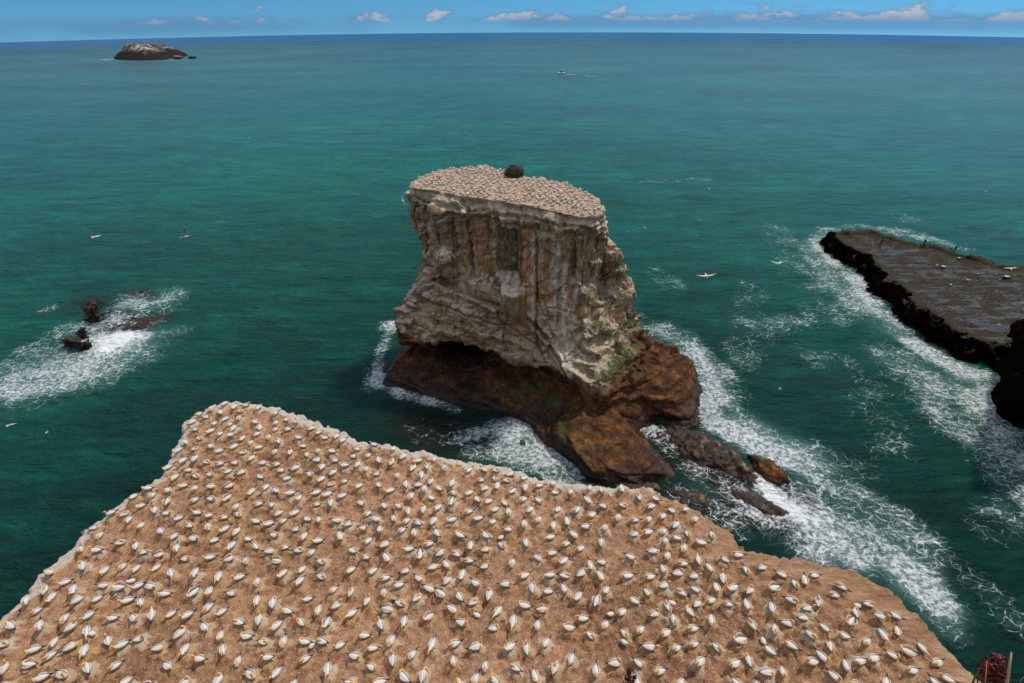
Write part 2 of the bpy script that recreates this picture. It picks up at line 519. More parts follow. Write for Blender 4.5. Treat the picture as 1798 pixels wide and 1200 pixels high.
def make_ground_mat():
    m, t = mat('colony_ground')
    pos = t.geo()
    n1 = t.noise(pos, .5, 5, .6); n2 = t.noise(pos, 3.2, 6, .65); n3 = t.noise(pos, 22, 4, .7)
    clay = t.ramp(n2, [(.32, (.16, .074, .038)), (.5, (.315, .168, .090)), (.68, (.47, .285, .165))])
    clay = t.mix(t.mapr(n1, .35, .65, 0, .45), clay, (.33, .195, .115))
    pb = t.noise(pos, .16, 4, .6)
    clay = t.mix(1.0, clay, t.ramp(pb, [(.35, (.72, .68, .66)), (.5, (1, 1, 1)), (.66, (1.22, 1.24, 1.28))]), 'MULTIPLY')
    nest = t.attr('nest'); edge = t.attr('edge')
    pale = t.mapr(t.math('ADD', t.math('MULTIPLY', nest, .9), t.math('MULTIPLY', t.math('SUBTRACT', n2, .5), 1.5)), .22, .60)
    ncol = t.ramp(t.attr('nestid'), [(0, (.36, .225, .125)), (.45, (.46, .28, .13)), (.7, (.48, .34, .21)), (1, (.54, .43, .31))])
    c = t.mix(t.math('MULTIPLY', pale, .92), clay, ncol)
    ed = t.mapr(t.math('ADD', edge, t.math('MULTIPLY', t.math('SUBTRACT', n2, .5), 1.2)), .3, .75)
    c = t.mix(t.math('MULTIPLY', ed, .85), c, t.mix(n3, (.44, .36, .28), (.62, .56, .48)))
    sp = t.voro(pos, 13, 'F1'); spc = t.voro(pos, 13, 'F1', 'Color')
    keep = t.mapr(t.node('ShaderNodeSeparateColor', {0: spc}).outputs[0], .60, .66)
    c = t.mix(t.math('MULTIPLY', t.math('MULTIPLY', t.mapr(sp, .22, .36, 1, 0), keep), .8), c, (.62, .55, .47))
    dk = t.voro(t.mapping(pos, loc=(3, 5, 1)), 9, 'F1')
    c = t.mix(t.mapr(dk, .16, .28, .45, 0), c, (.12, .065, .04))
    slope = t.attr('bare')
    sc2 = t.noise(t.mapping(pos, (.6, 2.6, 1), rot=(0, 0, -.75)), 1.0, 6, .65, .5)
    bare = t.ramp(sc2, [(.3, (.22, .105, .05)), (.5, (.36, .20, .11)), (.7, (.50, .36, .24))])
    c = t.mix(t.math('MULTIPLY', slope, t.mapr(n2, .25, .55, .5, 1)), c, bare)
    h = t.math('ADD', t.math('MULTIPLY', n2, .22), t.math('ADD', t.math('MULTIPLY', n3, .028), t.math('MULTIPLY', t.mapr(sp, .1, .4, 1, 0), .012)))
    h = t.math('ADD', h, t.math('MULTIPLY', t.math('MULTIPLY', sc2, .45), slope))
    t.principled(c, .92, t.bump(h, .9, 1.0), spec=.15)
    return m


def make_reef_mat():
    """dark weedy rock shelf with shallow pools"""
    m, t = mat('shelf_rock')
    pos = t.geo()
    n1 = t.noise(pos, .22, 6, .65); n2 = t.noise(pos, 1.5, 7, .7)
    stret = t.noise(t.mapping(pos, (.10, .5, .4), rot=(0, 0, -.55)), 1.0, 6, .65, .3)
    c = t.ramp(n2, [(.38, (.003, .002, .001)), (.5, (.016, .011, .005)), (.64, (.055, .036, .015))])
    c = t.mix(t.mapr(n1, .42, .60, 0, .7), c, t.mix(n2, (.008, .010, .003), (.038, .037, .012)))
    c = t.mix(t.mapr(t.noise(pos, .5, 5, .7), .52, .66, 0, .8), c, t.mix(n2, (.012, .005, .002), (.075, .030, .012)))
    up = t.mapr(t.node('ShaderNodeSeparateXYZ', {0: t.geo('Normal')}).outputs[2], .90, .985)
    pool = t.math('MULTIPLY', t.math('MULTIPLY', t.mapr(t.math('ADD', t.math('MULTIPLY', stret, .6), t.math('ADD', t.math('MULTIPLY', n1, .4), t.math('MULTIPLY', t.math('SUBTRACT', n2, .5), .35))), .50, .57), up), t.attr('pool'))
    c = t.mix(pool, c, t.mix(t.mapr(t.noise(pos, 4, 5, .7), .4, .6), (.012, .012, .009), (.025, .024, .021)))
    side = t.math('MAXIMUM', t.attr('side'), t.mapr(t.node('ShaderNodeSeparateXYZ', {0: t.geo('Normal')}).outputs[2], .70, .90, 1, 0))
    c = t.mix(t.math('MULTIPLY', side, .85), c, t.mix(t.mapr(n2, .45, .8), (.0012, .001, .0008), (.013, .0065, .0035)))  # steep faces blackened, their shade put into the colour
    h = t.math('ADD', t.math('MULTIPLY', n2, .5), t.math('MULTIPLY', stret, .4))
    nrm = t.bump(h, t.math('SUBTRACT', .8, t.math('MULTIPLY', pool, .76)), .6)
    t.principled(c, t.mix(pool, (.9, .9, .9), (.42, .42, .42)), nrm, spec=t.math('MULTIPLY', t.math('SUBTRACT', 1.0, side), .25))
    return m


def make_vcol_mat(name, rough=.7, spec=.3, bscale=30, bs=.2, var=.12):
    m, t = mat(name)
    c = t.attr('col', 'Color')
    p = t.n.new('ShaderNodeTexCoord').outputs['Object']
    n = t.noise(p, bscale, 4, .6)
    c = t.mix(1.0, c, t.mix(n, (1-var,)*3, (1+var,)*3), 'MULTIPLY')
    t.principled(c, rough, t.bump(n, bs, .02), spec=spec)
    return m


M_SEA = make_sea_mat()
M_ROCK = make_rock_mat()
M_GROUND = make_ground_mat()
M_REEF = make_reef_mat()
M_FEATHER = make_vcol_mat('feathers', .65, .25, 40, .3)
M_CLOTH = make_vcol_mat('clothed_figure', .8, .2)
M_LEAF = make_vcol_mat('leaves', .6, .3, 3, .1, .35)

# ------------------------------------------------------------------ the colony plateau
PL_PX = [(0, 1092), (25, 1068), (75, 1012), (92, 998), (132, 958), (152, 930), (200, 895), (240, 868), (278, 842), (303, 805), (318, 778),
         (324, 747), (340, 733), (373, 713), (408, 706), (455, 711), (505, 724), (560, 743), (603, 762), (622, 776), (660, 780), (700, 787), (760, 801),
         (840, 817), (885, 821), (950, 841), (1000, 848), (1050, 856), (1100, 857), (1150, 866), (1200, 882), (1250, 905), (1285, 930), (1300, 952),
         (1315, 961), (1400, 970), (1470, 988), (1530, 1010), (1580, 1040), (1620, 1070), (1655, 1110), (1690, 1140), (1722, 1178)]
PLZ = 34.0
plateau_poly = [at(px, py, PLZ)[:2] for px, py in PL_PX]
plateau_poly += [np.array([22.2, 8.2]), np.array([24, 3.5]), np.array([-28, 3.5]), np.array([-27.0, 10.5])]
plateau_poly = np.array(plateau_poly)


def poisson(poly, rmin, rmax, margin, n_try, seed, zfun=None):
    r = np.random.default_rng(seed)
    lo = poly.min(0); hi = poly.max(0); pts = []
    cell = rmin/1.5; grid = {}
    cand = r.uniform(lo, hi, (n_try, 2))
    sdv = signed_dist(cand[:, 0], cand[:, 1], poly)
    dens = fbm(P3(cand[:, 0]*.3, cand[:, 1]*.3), 2, seed+3)
    for (x, y), s_, dn in zip(cand, sdv, dens):
        if s_ > -margin(x, y): continue
        rad = rmin + (rmax-rmin)*min(1, max(0, .5+dn*.8))
        cx, cy = int(x/cell), int(y/cell); ok = True
        for i in range(cx-3, cx+4):
            for j in range(cy-3, cy+4):
                for q in grid.get((i, j), ()):
                    if (q[0]-x)**2 + (q[1]-y)**2 < rad*rad: ok = False; break
                if not ok: break
            if not ok: break
        if ok:
            grid.setdefault((cx, cy), []).append((x, y)); pts.append((x, y))
    return pts


bird_pts = poisson(plateau_poly, .58, .88, lambda x, y: .40 if x < 8 else .40 + (x-8)*.10, 30000, 5)
bird_pts = [p for p in bird_pts if p[1] > 8.9]
BP = np.array(bird_pts)


def plateau_base(x, y):
    P = P3(x, y)
    z = PLZ + .30*fbm(P*np.array([.12, .12, 0]), 3, 3) + .05*fbm(P*np.array([.9, .9, 0]), 3, 9)
    return z


def mound(x, y):
    """nest mounds: (height, mask, id) for arrays of points"""
    h = np.zeros(len(x)); msk = np.zeros(len(x)); nid = np.zeros(len(x))
    order = np.argsort(y); ys = y[order]
    for k, (bx, by) in enumerate(BP):
        a, b = np.searchsorted(ys, (by-.8, by+.8))
        idx = order[a:b]
        idx = idx[np.abs(x[idx]-bx) < .8]
        if not len(idx): continue
        dx = x[idx]-bx; dy = y[idx]-by; r = np.hypot(dx, dy)
        an = np.arctan2(dy, dx); w = 1 + .14*np.sin(an*3+k) + .10*np.sin(an*7+k*2.3)
        rr = r/w; hh = .17 + .13*((k*37) % 11)/11
        m = np.clip(1-smooth01(.20, .50, rr), 0, 1)
        h[idx] = np.maximum(h[idx], hh*m)
        mm = m*(1 + .25*np.sin(an*17+k))
        msk[idx] = np.maximum(msk[idx], mm); nid[idx] = np.where(mm > 0.02, ((k*61) % 97)/97., nid[idx])
    return h, msk, nid


def build_plateau():
    xs = np.arange(-33, 30, .075); ys = np.arange(3.6, 33.6, .075)
    X, Y = np.meshgrid(xs, ys); x = X.ravel(); y = Y.ravel()
    sdv = signed_dist(x, y, plateau_poly)
    P = P3(x, y)
    sdn = sdv + .30*fbm(P*np.array([.8, .8, 0]), 4, 21) + .16*fbm(P*np.array([2.6, 2.6, 0]), 3, 22)
    z = plateau_base(x, y)
    h, msk, nid = mound(x, y)
    z += h*smooth01(.0, -.4, sdn)
    # rim: a rounded broken lip, then the cliff down to the water
    lip = np.clip(sdn+.45, 0, None)
    drop = np.where(lip > 0, .30*lip**1.6 + 6.0*np.clip(sdn-.12, 0, None)**1.3, 0)
    crag = .5*np.abs(fbm(P*np.array([1.3, 1.3, 0]), 4, 31))
    z = z - drop + crag*smooth01(-.9, .1, sdn)*smooth01(.9, .2, sdn)*.45
    z = np.maximum(z, -2.5)
    right = smooth01(8, 16, x)
    z -= right*smooth01(-3.2, 0, sdn)*.55
    nx, ny = len(xs), len(ys)
    keep = (sdn < 5.0)
    idx = np.arange(nx*ny).reshape(ny, nx)
    F = np.stack([idx[:-1, :-1], idx[:-1, 1:], idx[1:, 1:], idx[1:, :-1]], -1).reshape(-1, 4)
    F = F[keep[F].all(1)]
    used = np.unique(F); remap = -np.ones(nx*ny, int); remap[used] = np.arange(len(used))
    V = P3(x, y, z)[used]
    # steep wall columns get ledges
    me = mesh_from('headland', V, remap[F])
    fattr(me, 'nest', msk[used]); fattr(me, 'nestid', nid[used])
    leftedge = smooth01(-.95, .0, sdn + .25*fbm(P*np.array([1.5, 1.5, 0]), 3, 44)) * np.where(x < 4, 1, np.clip(1-(x-4)/9, .15, 1))
    fattr(me, 'edge', leftedge[used])
    bare = smooth01(-3.6, -1.4, sdn)*smooth01(9, 14, x)
    fattr(me, 'bare', bare[used])
    o = link('headland', me, M_GROUND)
    tag(o, kind='structure')
    return o


build_plateau()


def ground_at(x, y):
    x = np.atleast_1d(np.asarray(x, float)); y = np.atleast_1d(np.asarray(y, float))
    return plateau_base(x, y)


def build_view_cliff():
    """the hillside the photographer stands on, below and behind the camera"""
    xs = np.arange(-40, 40.1, .5); n = len(xs)
    prof = [(-30, 60.5), (-12, 58), (-3, 56.6), (-.6, 56.3), (.35, 55.9), (.75, 55.0), (1.2, 54.0), (2.2, 50), (3.6, 46), (5.4, 41.5), (6.6, 38), (7.6, 34.6), (8.2, 33.2)]
    V = []; 
    for j, (py, pz) in enumerate(prof):
        q = P3(xs*.3, np.full(n, py*.5), np.full(n, pz*.3))
        w = fbm(q, 3, 5)*(.0 if 0 < j < 7 and py > -1 else .35)
        for i in range(n): V.append((xs[i], py - abs(w[i])*.6, pz - abs(w[i])*.5))
    F = [(j*n+i, j*n+i+1, (j+1)*n+i+1, (j+1)*n+i) for j in range(len(prof)-1) for i in range(n-1)]
    me = mesh_from('hillside', V, F)
    for a in ('nest', 'nestid', 'edge'): fattr(me, a, np.zeros(len(V)))
    fattr(me, 'bare', np.ones(len(V)))
    tag(link('hillside', me, M_GROUND), kind='structure')


build_view_cliff()

# ------------------------------------------------------------------ the rock stack
ROWS = [
 (34.0, [(716, 328), (760, 335), (805, 343), (870, 352), (930, 361), (980, 374), (1020, 381), (1054, 373)]),
 (31.6, [(713, 352), (758, 366), (806, 376), (871, 385), (930, 393), (982, 403), (1020, 410), (1057, 395)]),
 (30.6, [(716, 362), (760, 374), (808, 384), (872, 393), (930, 401), (983, 411), (1017, 420), (1064, 405)]),
 (28.0, [(719, 386), (762, 397), (810, 409), (872, 419), (930, 427), (983, 436), (1014, 447), (1066, 428)]),
 (26.0, [(724, 410), (766, 417), (812, 430), (873, 440), (931, 448), (984, 456), (1014, 466), (1089, 446)]),
 (23.0, [(733, 446), (770, 450), (815, 461), (876, 472), (932, 480), (984, 488), (1018, 498), (1090, 466)]),
 (20.3, [(742, 476), (776, 482), (818, 494), (877, 503), (934, 512), (985, 520), (1030, 526), (1104, 490)]),
 (19.2, [(746, 486), (778, 491), (820, 503), (873, 517), (935, 524), (988, 531), (1040, 537), (1121, 510)]),
 (18.4, [(736, 498), (766, 506), (815, 518), (870, 528), (932, 535), (988, 541), (1046, 546), (1123, 516)]),
 (17.0, [(714, 512), (757, 522), (812, 537), (868, 545), (930, 551), (990, 557), (1050, 562), (1110, 534)]),
 (15.0, [(702, 532), (755, 545), (812, 560), (868, 566), (930, 572), (990, 580), (1056, 588), (1116, 556)]),
 (12.0, [(697, 572), (753, 580), (812, 590), (868, 598), (930, 608), (992, 622), (1060, 634), (1127, 583)]),
 (9.6,  [(700, 604), (755, 603), (803, 604), (862, 620), (930, 640), (992, 658), (1062, 674), (1142, 607)]),
 (8.2,  [(712, 602), (768, 578), (815, 574), (880, 600), (940, 634), (1000, 664), (1066, 694), (1165, 622)]),
 (6.2,  [(728, 604), (785, 562), (832, 560), (890, 596), (945, 640), (1004, 672), (1068, 712), (1180, 638)]),
 (4.6,  [(708, 622), (778, 588), (838, 586), (890, 628), (950, 672), (1012, 700), (1075, 728), (1190, 650)]),
 (3.0,  [(688, 645), (766, 636), (830, 640), (880, 672), (945, 705), (1012, 735), (1082, 745), (1200, 668)]),
 (1.4,  [(675, 662), (750, 684), (820, 700), (870, 710), (925, 738), (1000, 775), (1092, 760), (1208, 686)]),
 (0.0,  [(668, 676), (745, 698), (815, 716), (868, 728), (918, 745), (985, 792), (1100, 770), (1215, 700)]),
 (-3.0, [(668, 712), (745, 730), (815, 750), (868, 765), (918, 785), (985, 830), (1100, 805), (1215, 735)]),
]
TOP_BACK = [(12.6, 76.5), (9.5, 83.5), (2.5, 89.0), (-4.8, 95.0), (-10.5, 94.5), (-15.6, 89.0)]


def catmull_closed(P, n):
    P = np.asarray(P, float); m = len(P)
    seglen = np.linalg.norm(np.roll(P, -1, 0)-P, axis=1)
    cum = np.concatenate([[0], np.cumsum(seglen)]); L = cum[-1]
    out = np.empty((n, P.shape[1]))
    for k in range(n):
        s = L*k/n; i = min(np.searchsorted(cum, s, side='right')-1, m-1)
        t = (s-cum[i])/max(seglen[i], 1e-6)
        a, b, c, d = P[(i-1) % m], P[i], P[(i+1) % m], P[(i+2) % m]
        w = .5*((2*b)+(-a+c)*t+(2*a-5*b+4*c-d)*t*t+(-a+3*b-3*c+d)*t**3)
        lin = b+(c-b)*t
        out[k] = .5*w+.5*lin
    return out


def stack_rings():
    keyz = [r[0] for r in ROWS]; ctrl = []
    for z, pxs in ROWS:
        front = [at(px, py, z)[:2] for px, py in pxs]
        g = (34-z)/34
        xr = front[-1][0]; xl = front[0][0]; yl = front[0][1]
        back = []
        for k, (bx, by) in enumerate(TOP_BACK):
            wx = k/(len(TOP_BACK)-1)
            shift = (1-wx)**2*(xr-12.4)*.9 + wx**2*(xl+16.7)*.7
            back.append(np.array([bx+shift, by + g*1.5 + wx**2*(yl-83)*.35]))
        ctrl.append(np.array(front+back))
    zs = np.concatenate([np.arange(-3, 34, .4), [34.0]])
    kz = np.array(keyz[::-1]); C = np.array(ctrl[::-1])
    rings = []
    for z in zs:
        c = np.array([[np.interp(z, kz, C[:, i, j]) for j in (0, 1)] for i in range(C.shape[1])])
        r = catmull_closed(c, 120)
        rings.append([(q[0], q[1], z) for q in r])
    return rings


top_ring_xy = None


def build_stack():
    global top_ring_xy
    rings = stack_rings()
    top_ring_xy = np.array([(q[0], q[1]) for q in rings[-1]])
    parts = [loft(rings)]
    # the front promontory
    b0 = [(925, 752), (985, 792), (1008, 822), (1036, 850), (1100, 857), (1168, 853), (1186, 838), (1180, 818), (1140, 780), (1113, 748), (1090, 720), (1000, 730)]
    pts = [at(px, py, 0) for px, py in b0] + [at(px, py, -3) for px, py in b0]
    pts += [at(*q) for q in [(1040, 706, 5.2), (1082, 724, 5.0), (1000, 770, 4.0), (1105, 762, 3.4), (1018, 800, 3.4), (1148, 808, 2.6), (1040, 830, 2.2), (1172, 832, 1.5)]]
    parts.append(hull(pts))
    # the right foot
    b1 = [(1108, 728), (1160, 738), (1222, 750), (1226, 720), (1234, 690), (1222, 660), (1130, 690)]
    pts = [at(px, py, 0) for px, py in b1] + [at(px, py, -3) for px, py in b1]
    pts += [at(*q) for q in [(1118, 640, 8.5), (1140, 600, 9.5), (1178, 608, 8.6), (1206, 622, 7.4), (1217, 640, 5.0), (1105, 690, 5.5), (1170, 690, 5.2), (1205, 715, 2.6), (1130, 716, 2.5)]]
    pts += [(24, 83, 5), (25, 84, -3), (14, 84, 8)]
    parts.append(hull(pts))
    # ledge block standing out of the middle of the face, small buttresses and spurs
    def blk(x0, x1, y0, y1, z0, z1, tx=.3):
        return hull([(x0, y0+.2, z0), (x1, y0, z0), (x0+tx, y0+.1, z1), (x1-tx*.4, y0-.1, z1), (x0, y1, z0), (x1, y1, z0), (x0, y1, z1), (x1, y1, z1), ((x0+x1)/2, y0-.7, z1-.3), ((x0+x1)/2, y0-.3, z0)])
    parts.append(blk(-1.9, 2.3, 69.9, 76, 16.4, 21.4))
    parts.append(blk(-13.5, -8.5, 77.0, 84, 20.5, 24.6, .8))
    parts.append(blk(5.0, 10.2, 68.2, 76, 12.0, 15.8, .9))
    # spurs on the right-hand edge
    for (px, py, z, sc_) in [(1089, 444, 26.2, 1.), (1122, 514, 18.6, 1.2), (1067, 415, 29.2, .9), (1105, 474, 22.6, 1.0), (1126, 560, 14.2, 1.1), (700, 528, 15.6, -.9), (697, 566, 12.6, -.7)]:
        c = at(px, py, z); sc_ = np.array([sc_*1.3, abs(sc_)*1.3, abs(sc_)*1.3])
        parts.append(hull([c, c+np.array([-2.5, -1.6, -1.5])*sc_, c+np.array([-3.2, 1.5, .9])*sc_, c+np.array([-3.0, -2.0, .8])*sc_, c+np.array([-2.4, 2.2, -1.8])*sc_, c+np.array([-2.2, 0, -2.6])*sc_, c+np.array([-.2, 1.4, -.1])*sc_]))
    V, F = join_vf(parts)
    me = remesh(mesh_from('rock', V, F), .17)
    V = get_co(me); N = get_no(me)
    side = 1-smooth01(.55, .9, N[:, 2])*(V[:, 2] > 32)
    x, y, z = V.T
    # warp field
    W = np.stack([fbm(V*.12, 3, 41), fbm(V*.12+5, 3, 43), fbm(V*.12+9, 3, 47)], 1)*1.4
    Q = V + W
    s = Q[:, 2] + .20*Q[:, 0]
    # ledges along the tilted bedding
    lay = np.abs(((s*.42 + .35*perlin(Q*.2, 3)) % 1.0)-.5)*2
    ledge = smooth01(.25, .95, lay)
    # conchoidal scallops
    d1, d2, cid = worley(Q*np.array([.23, .23, .30]), 5)
    scal = d1**1.6
    e1, e2, _ = worley(Q*np.array([.6, .6, .75]), 8)
    # flutes and pillars in the upper block
    flute = fbm(np.stack([Q[:, 0]*.34, Q[:, 1]*.34, Q[:, 2]*.035], 1), 4, 61)
    upper = smooth01(15, 20, z + .22*x)*smooth01(33.4, 31.8, z)
    low = smooth01(9.5, 6, z)
    rim = smooth01(30.6, 31.6, z)
    d = (scal-.45)*(1.5 - 1.15*upper)*(1-.5*low) + (e1**1.5-.3)*(.5-.25*upper)*(1-.6*low) + (ledge-.5)*(.38-.26*upper+.15*low)
    big1, big2, bid = worley(Q*np.array([.17, .17, .11])+3.3, 15)
    mid1, mid2, mdd = worley(Q*np.array([.42, .42, .27])+1.7, 16)
    d += (bid-.5)*1.6*(1-.75*low) + (mdd-.5)*.45*(1-.85*low)
    crackl = np.minimum(d2-d1, .12)/.12
    d += (crackl-1)*.35
    fl2 = fbm(np.stack([Q[:, 0]*1.1, Q[:, 1]*1.1, Q[:, 2]*.07], 1), 3, 67)
    d += upper*(flute*1.35 - .4*np.abs(flute) - .30*np.abs(fl2))
    d += fbm(V*1.1, 4, 71)*(.13-.06*upper)
    rl = np.sin(z*5.2 + fbm(V*.5, 3, 5)*3)
    d += rim*(.22*rl + .2*fbm(V*np.array([.6, .6, .2]), 3, 15))
    zc = np.interp(x, [-18, -12, -5, 0, 3.5, 7.5, 9], [19.2, 19.2, 18.3, 17.0, 15.2, 11.0, 8.0]) + .35*perlin(P3(x*.6, y*.3, z*0), 12)
    cut = smooth01(11, 8.5, x)*smooth01(.35, -.1, N[:, 1])
    d -= cut*1.15*np.exp(-((z-zc)/.30)**2)
    d += cut*.55*np.exp(-((z-zc-.9)/.6)**2) + cut*.5*np.exp(-((z-zc+.75)/.4)**2)
    zc2 = zc-3.2+.4*perlin(P3(x*.4, y*.3, z*0), 13)
    d -= cut*.55*np.exp(-((z-zc2)/.22)**2)
    fr_ = smooth01(.2, -.25, N[:, 1])
    xw = x + .35*fbm(np.stack([x*.0, y*.0, z*.25], 1)+2, 3, 101)
    groove_dark = np.zeros(len(V))
    for x0, x1, zt, zb, dep, dk in [(-14.9, -14.2, 30.6, 23, .7, .2), (-12.7, -11.6, 30.2, 25, .6, .35), (-7.3, -6.4, 30.0, 20.5, 1.3, .5), (-2.6, .9, 29.6, 22.2, 1.0, .6), (-1.4, -.9, 29.8, 23, .5, .4),
                                    (1.2, 1.5, 29.8, 17, .6, .4), (3.6, 4.0, 29.8, 12, .7, .4), (4.4, 6.4, 29.2, 21, .45, .15), (8.4, 9.6, 29.0, 23.2, 1.2, .35), (10.6, 11.0, 30, 22, .7, .3), (-9.6, -9.2, 29.5, 22, .6, .3), (-4.4, -4.1, 30, 20, .6, .2)]:
        wv = smooth01(x0-.16, x0+.16, xw)*smooth01(x1+.16, x1-.16, xw)*smooth01(zt+.25, zt-.25, z + .4*perlin(P3(x*.8, z*0, z*0), 3))*smooth01(zb-.8, zb+.8, z)*fr_
        d -= dep*wv; groove_dark = np.maximum(groove_dark, wv*dk)  # carved grooves also get a darker tone
    # a long shadow-casting ledge under the rim band
    zr = 30.7 + .35*perlin(P3(x*.35, y*.0, z*0), 33)
    d -= fr_*.8*np.exp(-((z-zr+.35)/.32)**2); d += fr_*.35*np.exp(-((z-zr-.45)/.45)**2)
    inb = smooth01(-2.6, -1.9, x)*smooth01(2.9, 2.2, x)*smooth01(15.4, 16.2, z)*smooth01(22.6, 21.8, z)*smooth01(73, 72.3, y)
    d *= 1-.85*inb
    d = d*side*(1-.35*low)
    V = V + N*d[:, None]
    # the top: a gently uneven platform
    tz = .28*fbm(V*np.array([.16, .16, 0]), 3, 81) + .10*fbm(V*np.array([.8, .8, 0]), 3, 83)
    V[:, 2] += (1-side)*tz
    me.vertices.foreach_set('co', V.astype(np.float32).ravel()); me.update()
    N = get_no(me)
    x, y, z = V.T
    px, py = project(x, y, z)
    # ---- colour zones (laid out along the rock's height and length; some hold painted shade)
    brownline = 9.0 - .10*x - .5*np.sin(x*.4)
    nb = fbm(V*.35, 4, 91)
    nv = fbm(np.stack([x*.9, y*.9, z*.05], 1), 4, 93)
    front = smooth01(20, 9, x-.25*(z))
    brown = smooth01(np.where(x > 11, 1.9, 1.0), np.where(x > 11, -1.5, -.6), z + 1.6*nb - np.where(x > 9, np.interp(x, [9, 12.5, 14, 17, 21], [8.2, 6.8, 8.5, 11.5, 12.5]), brownline))
    brown = np.maximum(brown, smooth01(14.5, 17.5, x + nb*2)*smooth01(13, 9.5, z))
    zcl = np.interp(x, [-18, -12, -5, 0, 3.5, 7.5, 9], [19.2, 19.2, 18.3, 17.0, 15.2, 11.0, 8.0])
    brown = np.maximum(brown, .42*smooth01(.3, -.5, z-zcl)*smooth01(10, 8, x)*np.clip(.8+nb, 0, 1))
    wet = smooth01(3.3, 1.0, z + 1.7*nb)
    cave_shade = np.exp(-(((x+9.5)/7)**2 + ((z-4.6)/3.2)**2))*smooth01(70, 72, y)  # darkness under the overhang, painted into the rock colour
    wet = np.maximum(wet, smooth01(.35, .75, cave_shade+.15*nb))
    wet = np.maximum(wet, smooth01(-.05, -.35, N[:, 0])*smooth01(4.2, 3.0, z+nb)*smooth01(3, 5, x)*smooth01(68, 65, y))  # left face of the promontory: its shade painted near-black
    def streak(cx, w, ztop, zbot, wob=.35):
        xx = x + wob*fbm(np.stack([x*0, y*0, z*.35+cx], 1), 3, int(abs(cx)*7)+3) 
        return np.exp(-((xx-cx)/(w*1.12))**2)*smooth01(ztop+.5, ztop-.6, z)*smooth01(zbot-2.0, zbot+2.2, z)*smooth01(.35, -.15, N[:, 1])
    wet = np.maximum(wet, groove_dark)
    wet = np.maximum(wet, .4*smooth01(-2.4, -1.8, x)*smooth01(2.8, 2.2, x)*smooth01(15.8, 16.6, z)*smooth01(21.2, 20.6, z)*smooth01(72.5, 71.8, y))  # darker front of the ledge block, below its pale top
    rust = np.zeros(len(V))
    for cx, w, zt, zb, a in [(-14.2, .35, 31, 25, .6), (-6.7, .5, 31.5, 22, .55), (-4.4, .7, 31.5, 19, .6), (-5.2, .3, 30, 16, .5), (2.4, 1.05, 30.4, 12, 1.0), (5.1, .8, 30.5, 19.5, .8), (5.6, .35, 29, 14, .5), (9.7, .5, 29, 24, .7), (8.9, .55, 25, 16, .75), (-7.5, .4, 24, 18, .4), (-12.5, .4, 31, 27, .5)]:
        rust = np.maximum(rust, a*streak(cx, w, zt, zb))
    rust *= np.clip(.75 + .9*nv, 0, 1)
    gu = np.zeros(len(V))
    for cx, w, zt, zb, a in [(3.35, .28, 30, 14, 1.), (6.3, .3, 30, 21, .8), (6.9, .25, 30, 15, .8), (8.2, .35, 26, 13, 1.), (8.0, 1.2, 14.5, 9, .8), (9.7, .25, 25, 14, .7), (-1.4, .3, 29, 20, .6), (-.7, .25, 30, 24, .6), (-6.3, .4, 24, 18.5, .5), (-8.2, .5, 22, 17.5, .5), (-13.4, .3, 31, 24, .7), (10.6, .25, 31, 24, .5), (7.2, .5, 13, 6.5, .8), (9.2, .4, 20, 7, .6), (4.5, .4, 30, 24, .5)]:
        gu = np.maximum(gu, a*streak(cx, w, zt, zb, .5))
    # droppings caught on ledges, on the rim and near the corner
    gu = np.maximum(gu, smooth01(.45, .8, N[:, 2])*smooth01(8, 12, z)*np.clip(.55+nb*1.2, 0, 1)*.8)
    gu = np.maximum(gu, smooth01(31.4, 33.2, z)*np.clip(.5+1.1*nv, 0, 1)*.75)
    moss = np.exp(-(((x-5)/4.5)**2+((z-3.2)/1.1)**2))*smooth01(-.2, .5, nb+.3)*1.1
    moss = np.maximum(moss, np.exp(-(((x+1)/2.5)**2+((z-5.0)/.8)**2))*.8)
    moss = np.maximum(moss, smooth01(.35, .7, N[:, 2])*smooth01(8, 11, z)*smooth01(10, 14, x)*smooth01(28, 25, z)*np.clip(.4+nb*2, 0, 1))
    moss = np.clip(moss, 0, 1)
    top = smooth01(.6, .88, N[:, 2])*smooth01(32.6, 33.4, z)
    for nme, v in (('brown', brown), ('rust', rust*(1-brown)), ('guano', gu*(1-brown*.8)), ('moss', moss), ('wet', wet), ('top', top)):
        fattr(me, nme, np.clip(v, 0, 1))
    o = link('sea_stack', me, M_ROCK)
    tag(o, 'tall flat-topped sandstone sea stack with rust and white streaks, seabirds covering its top', 'sea stack')
    return o, V, N


stack, SV, SN = build_stack()
_tm = (SN[:, 2] > .6) & (SV[:, 2] > 32.5)
STOP = SV[_tm]


def stack_top_z(x, y):
    k = np.argmin((STOP[:, 0]-x)**2 + (STOP[:, 1]-y)**2)
    return STOP[k, 2], math.hypot(STOP[k, 0]-x, STOP[k, 1]-y)


# ------------------------------------------------------------------ other rocks
def rock_attrs(me, brown, wet, guano=None, top=None):
    n = len(me.vertices); Z = np.zeros(n)
    fattr(me, 'brown', brown if brown is not None else Z); fattr(me, 'wet', wet if wet is not None else Z)
    fattr(me, 'guano', guano if guano is not None else Z); fattr(me, 'top', top if top is not None else Z)
    fattr(me, 'rust', Z); fattr(me, 'moss', Z)


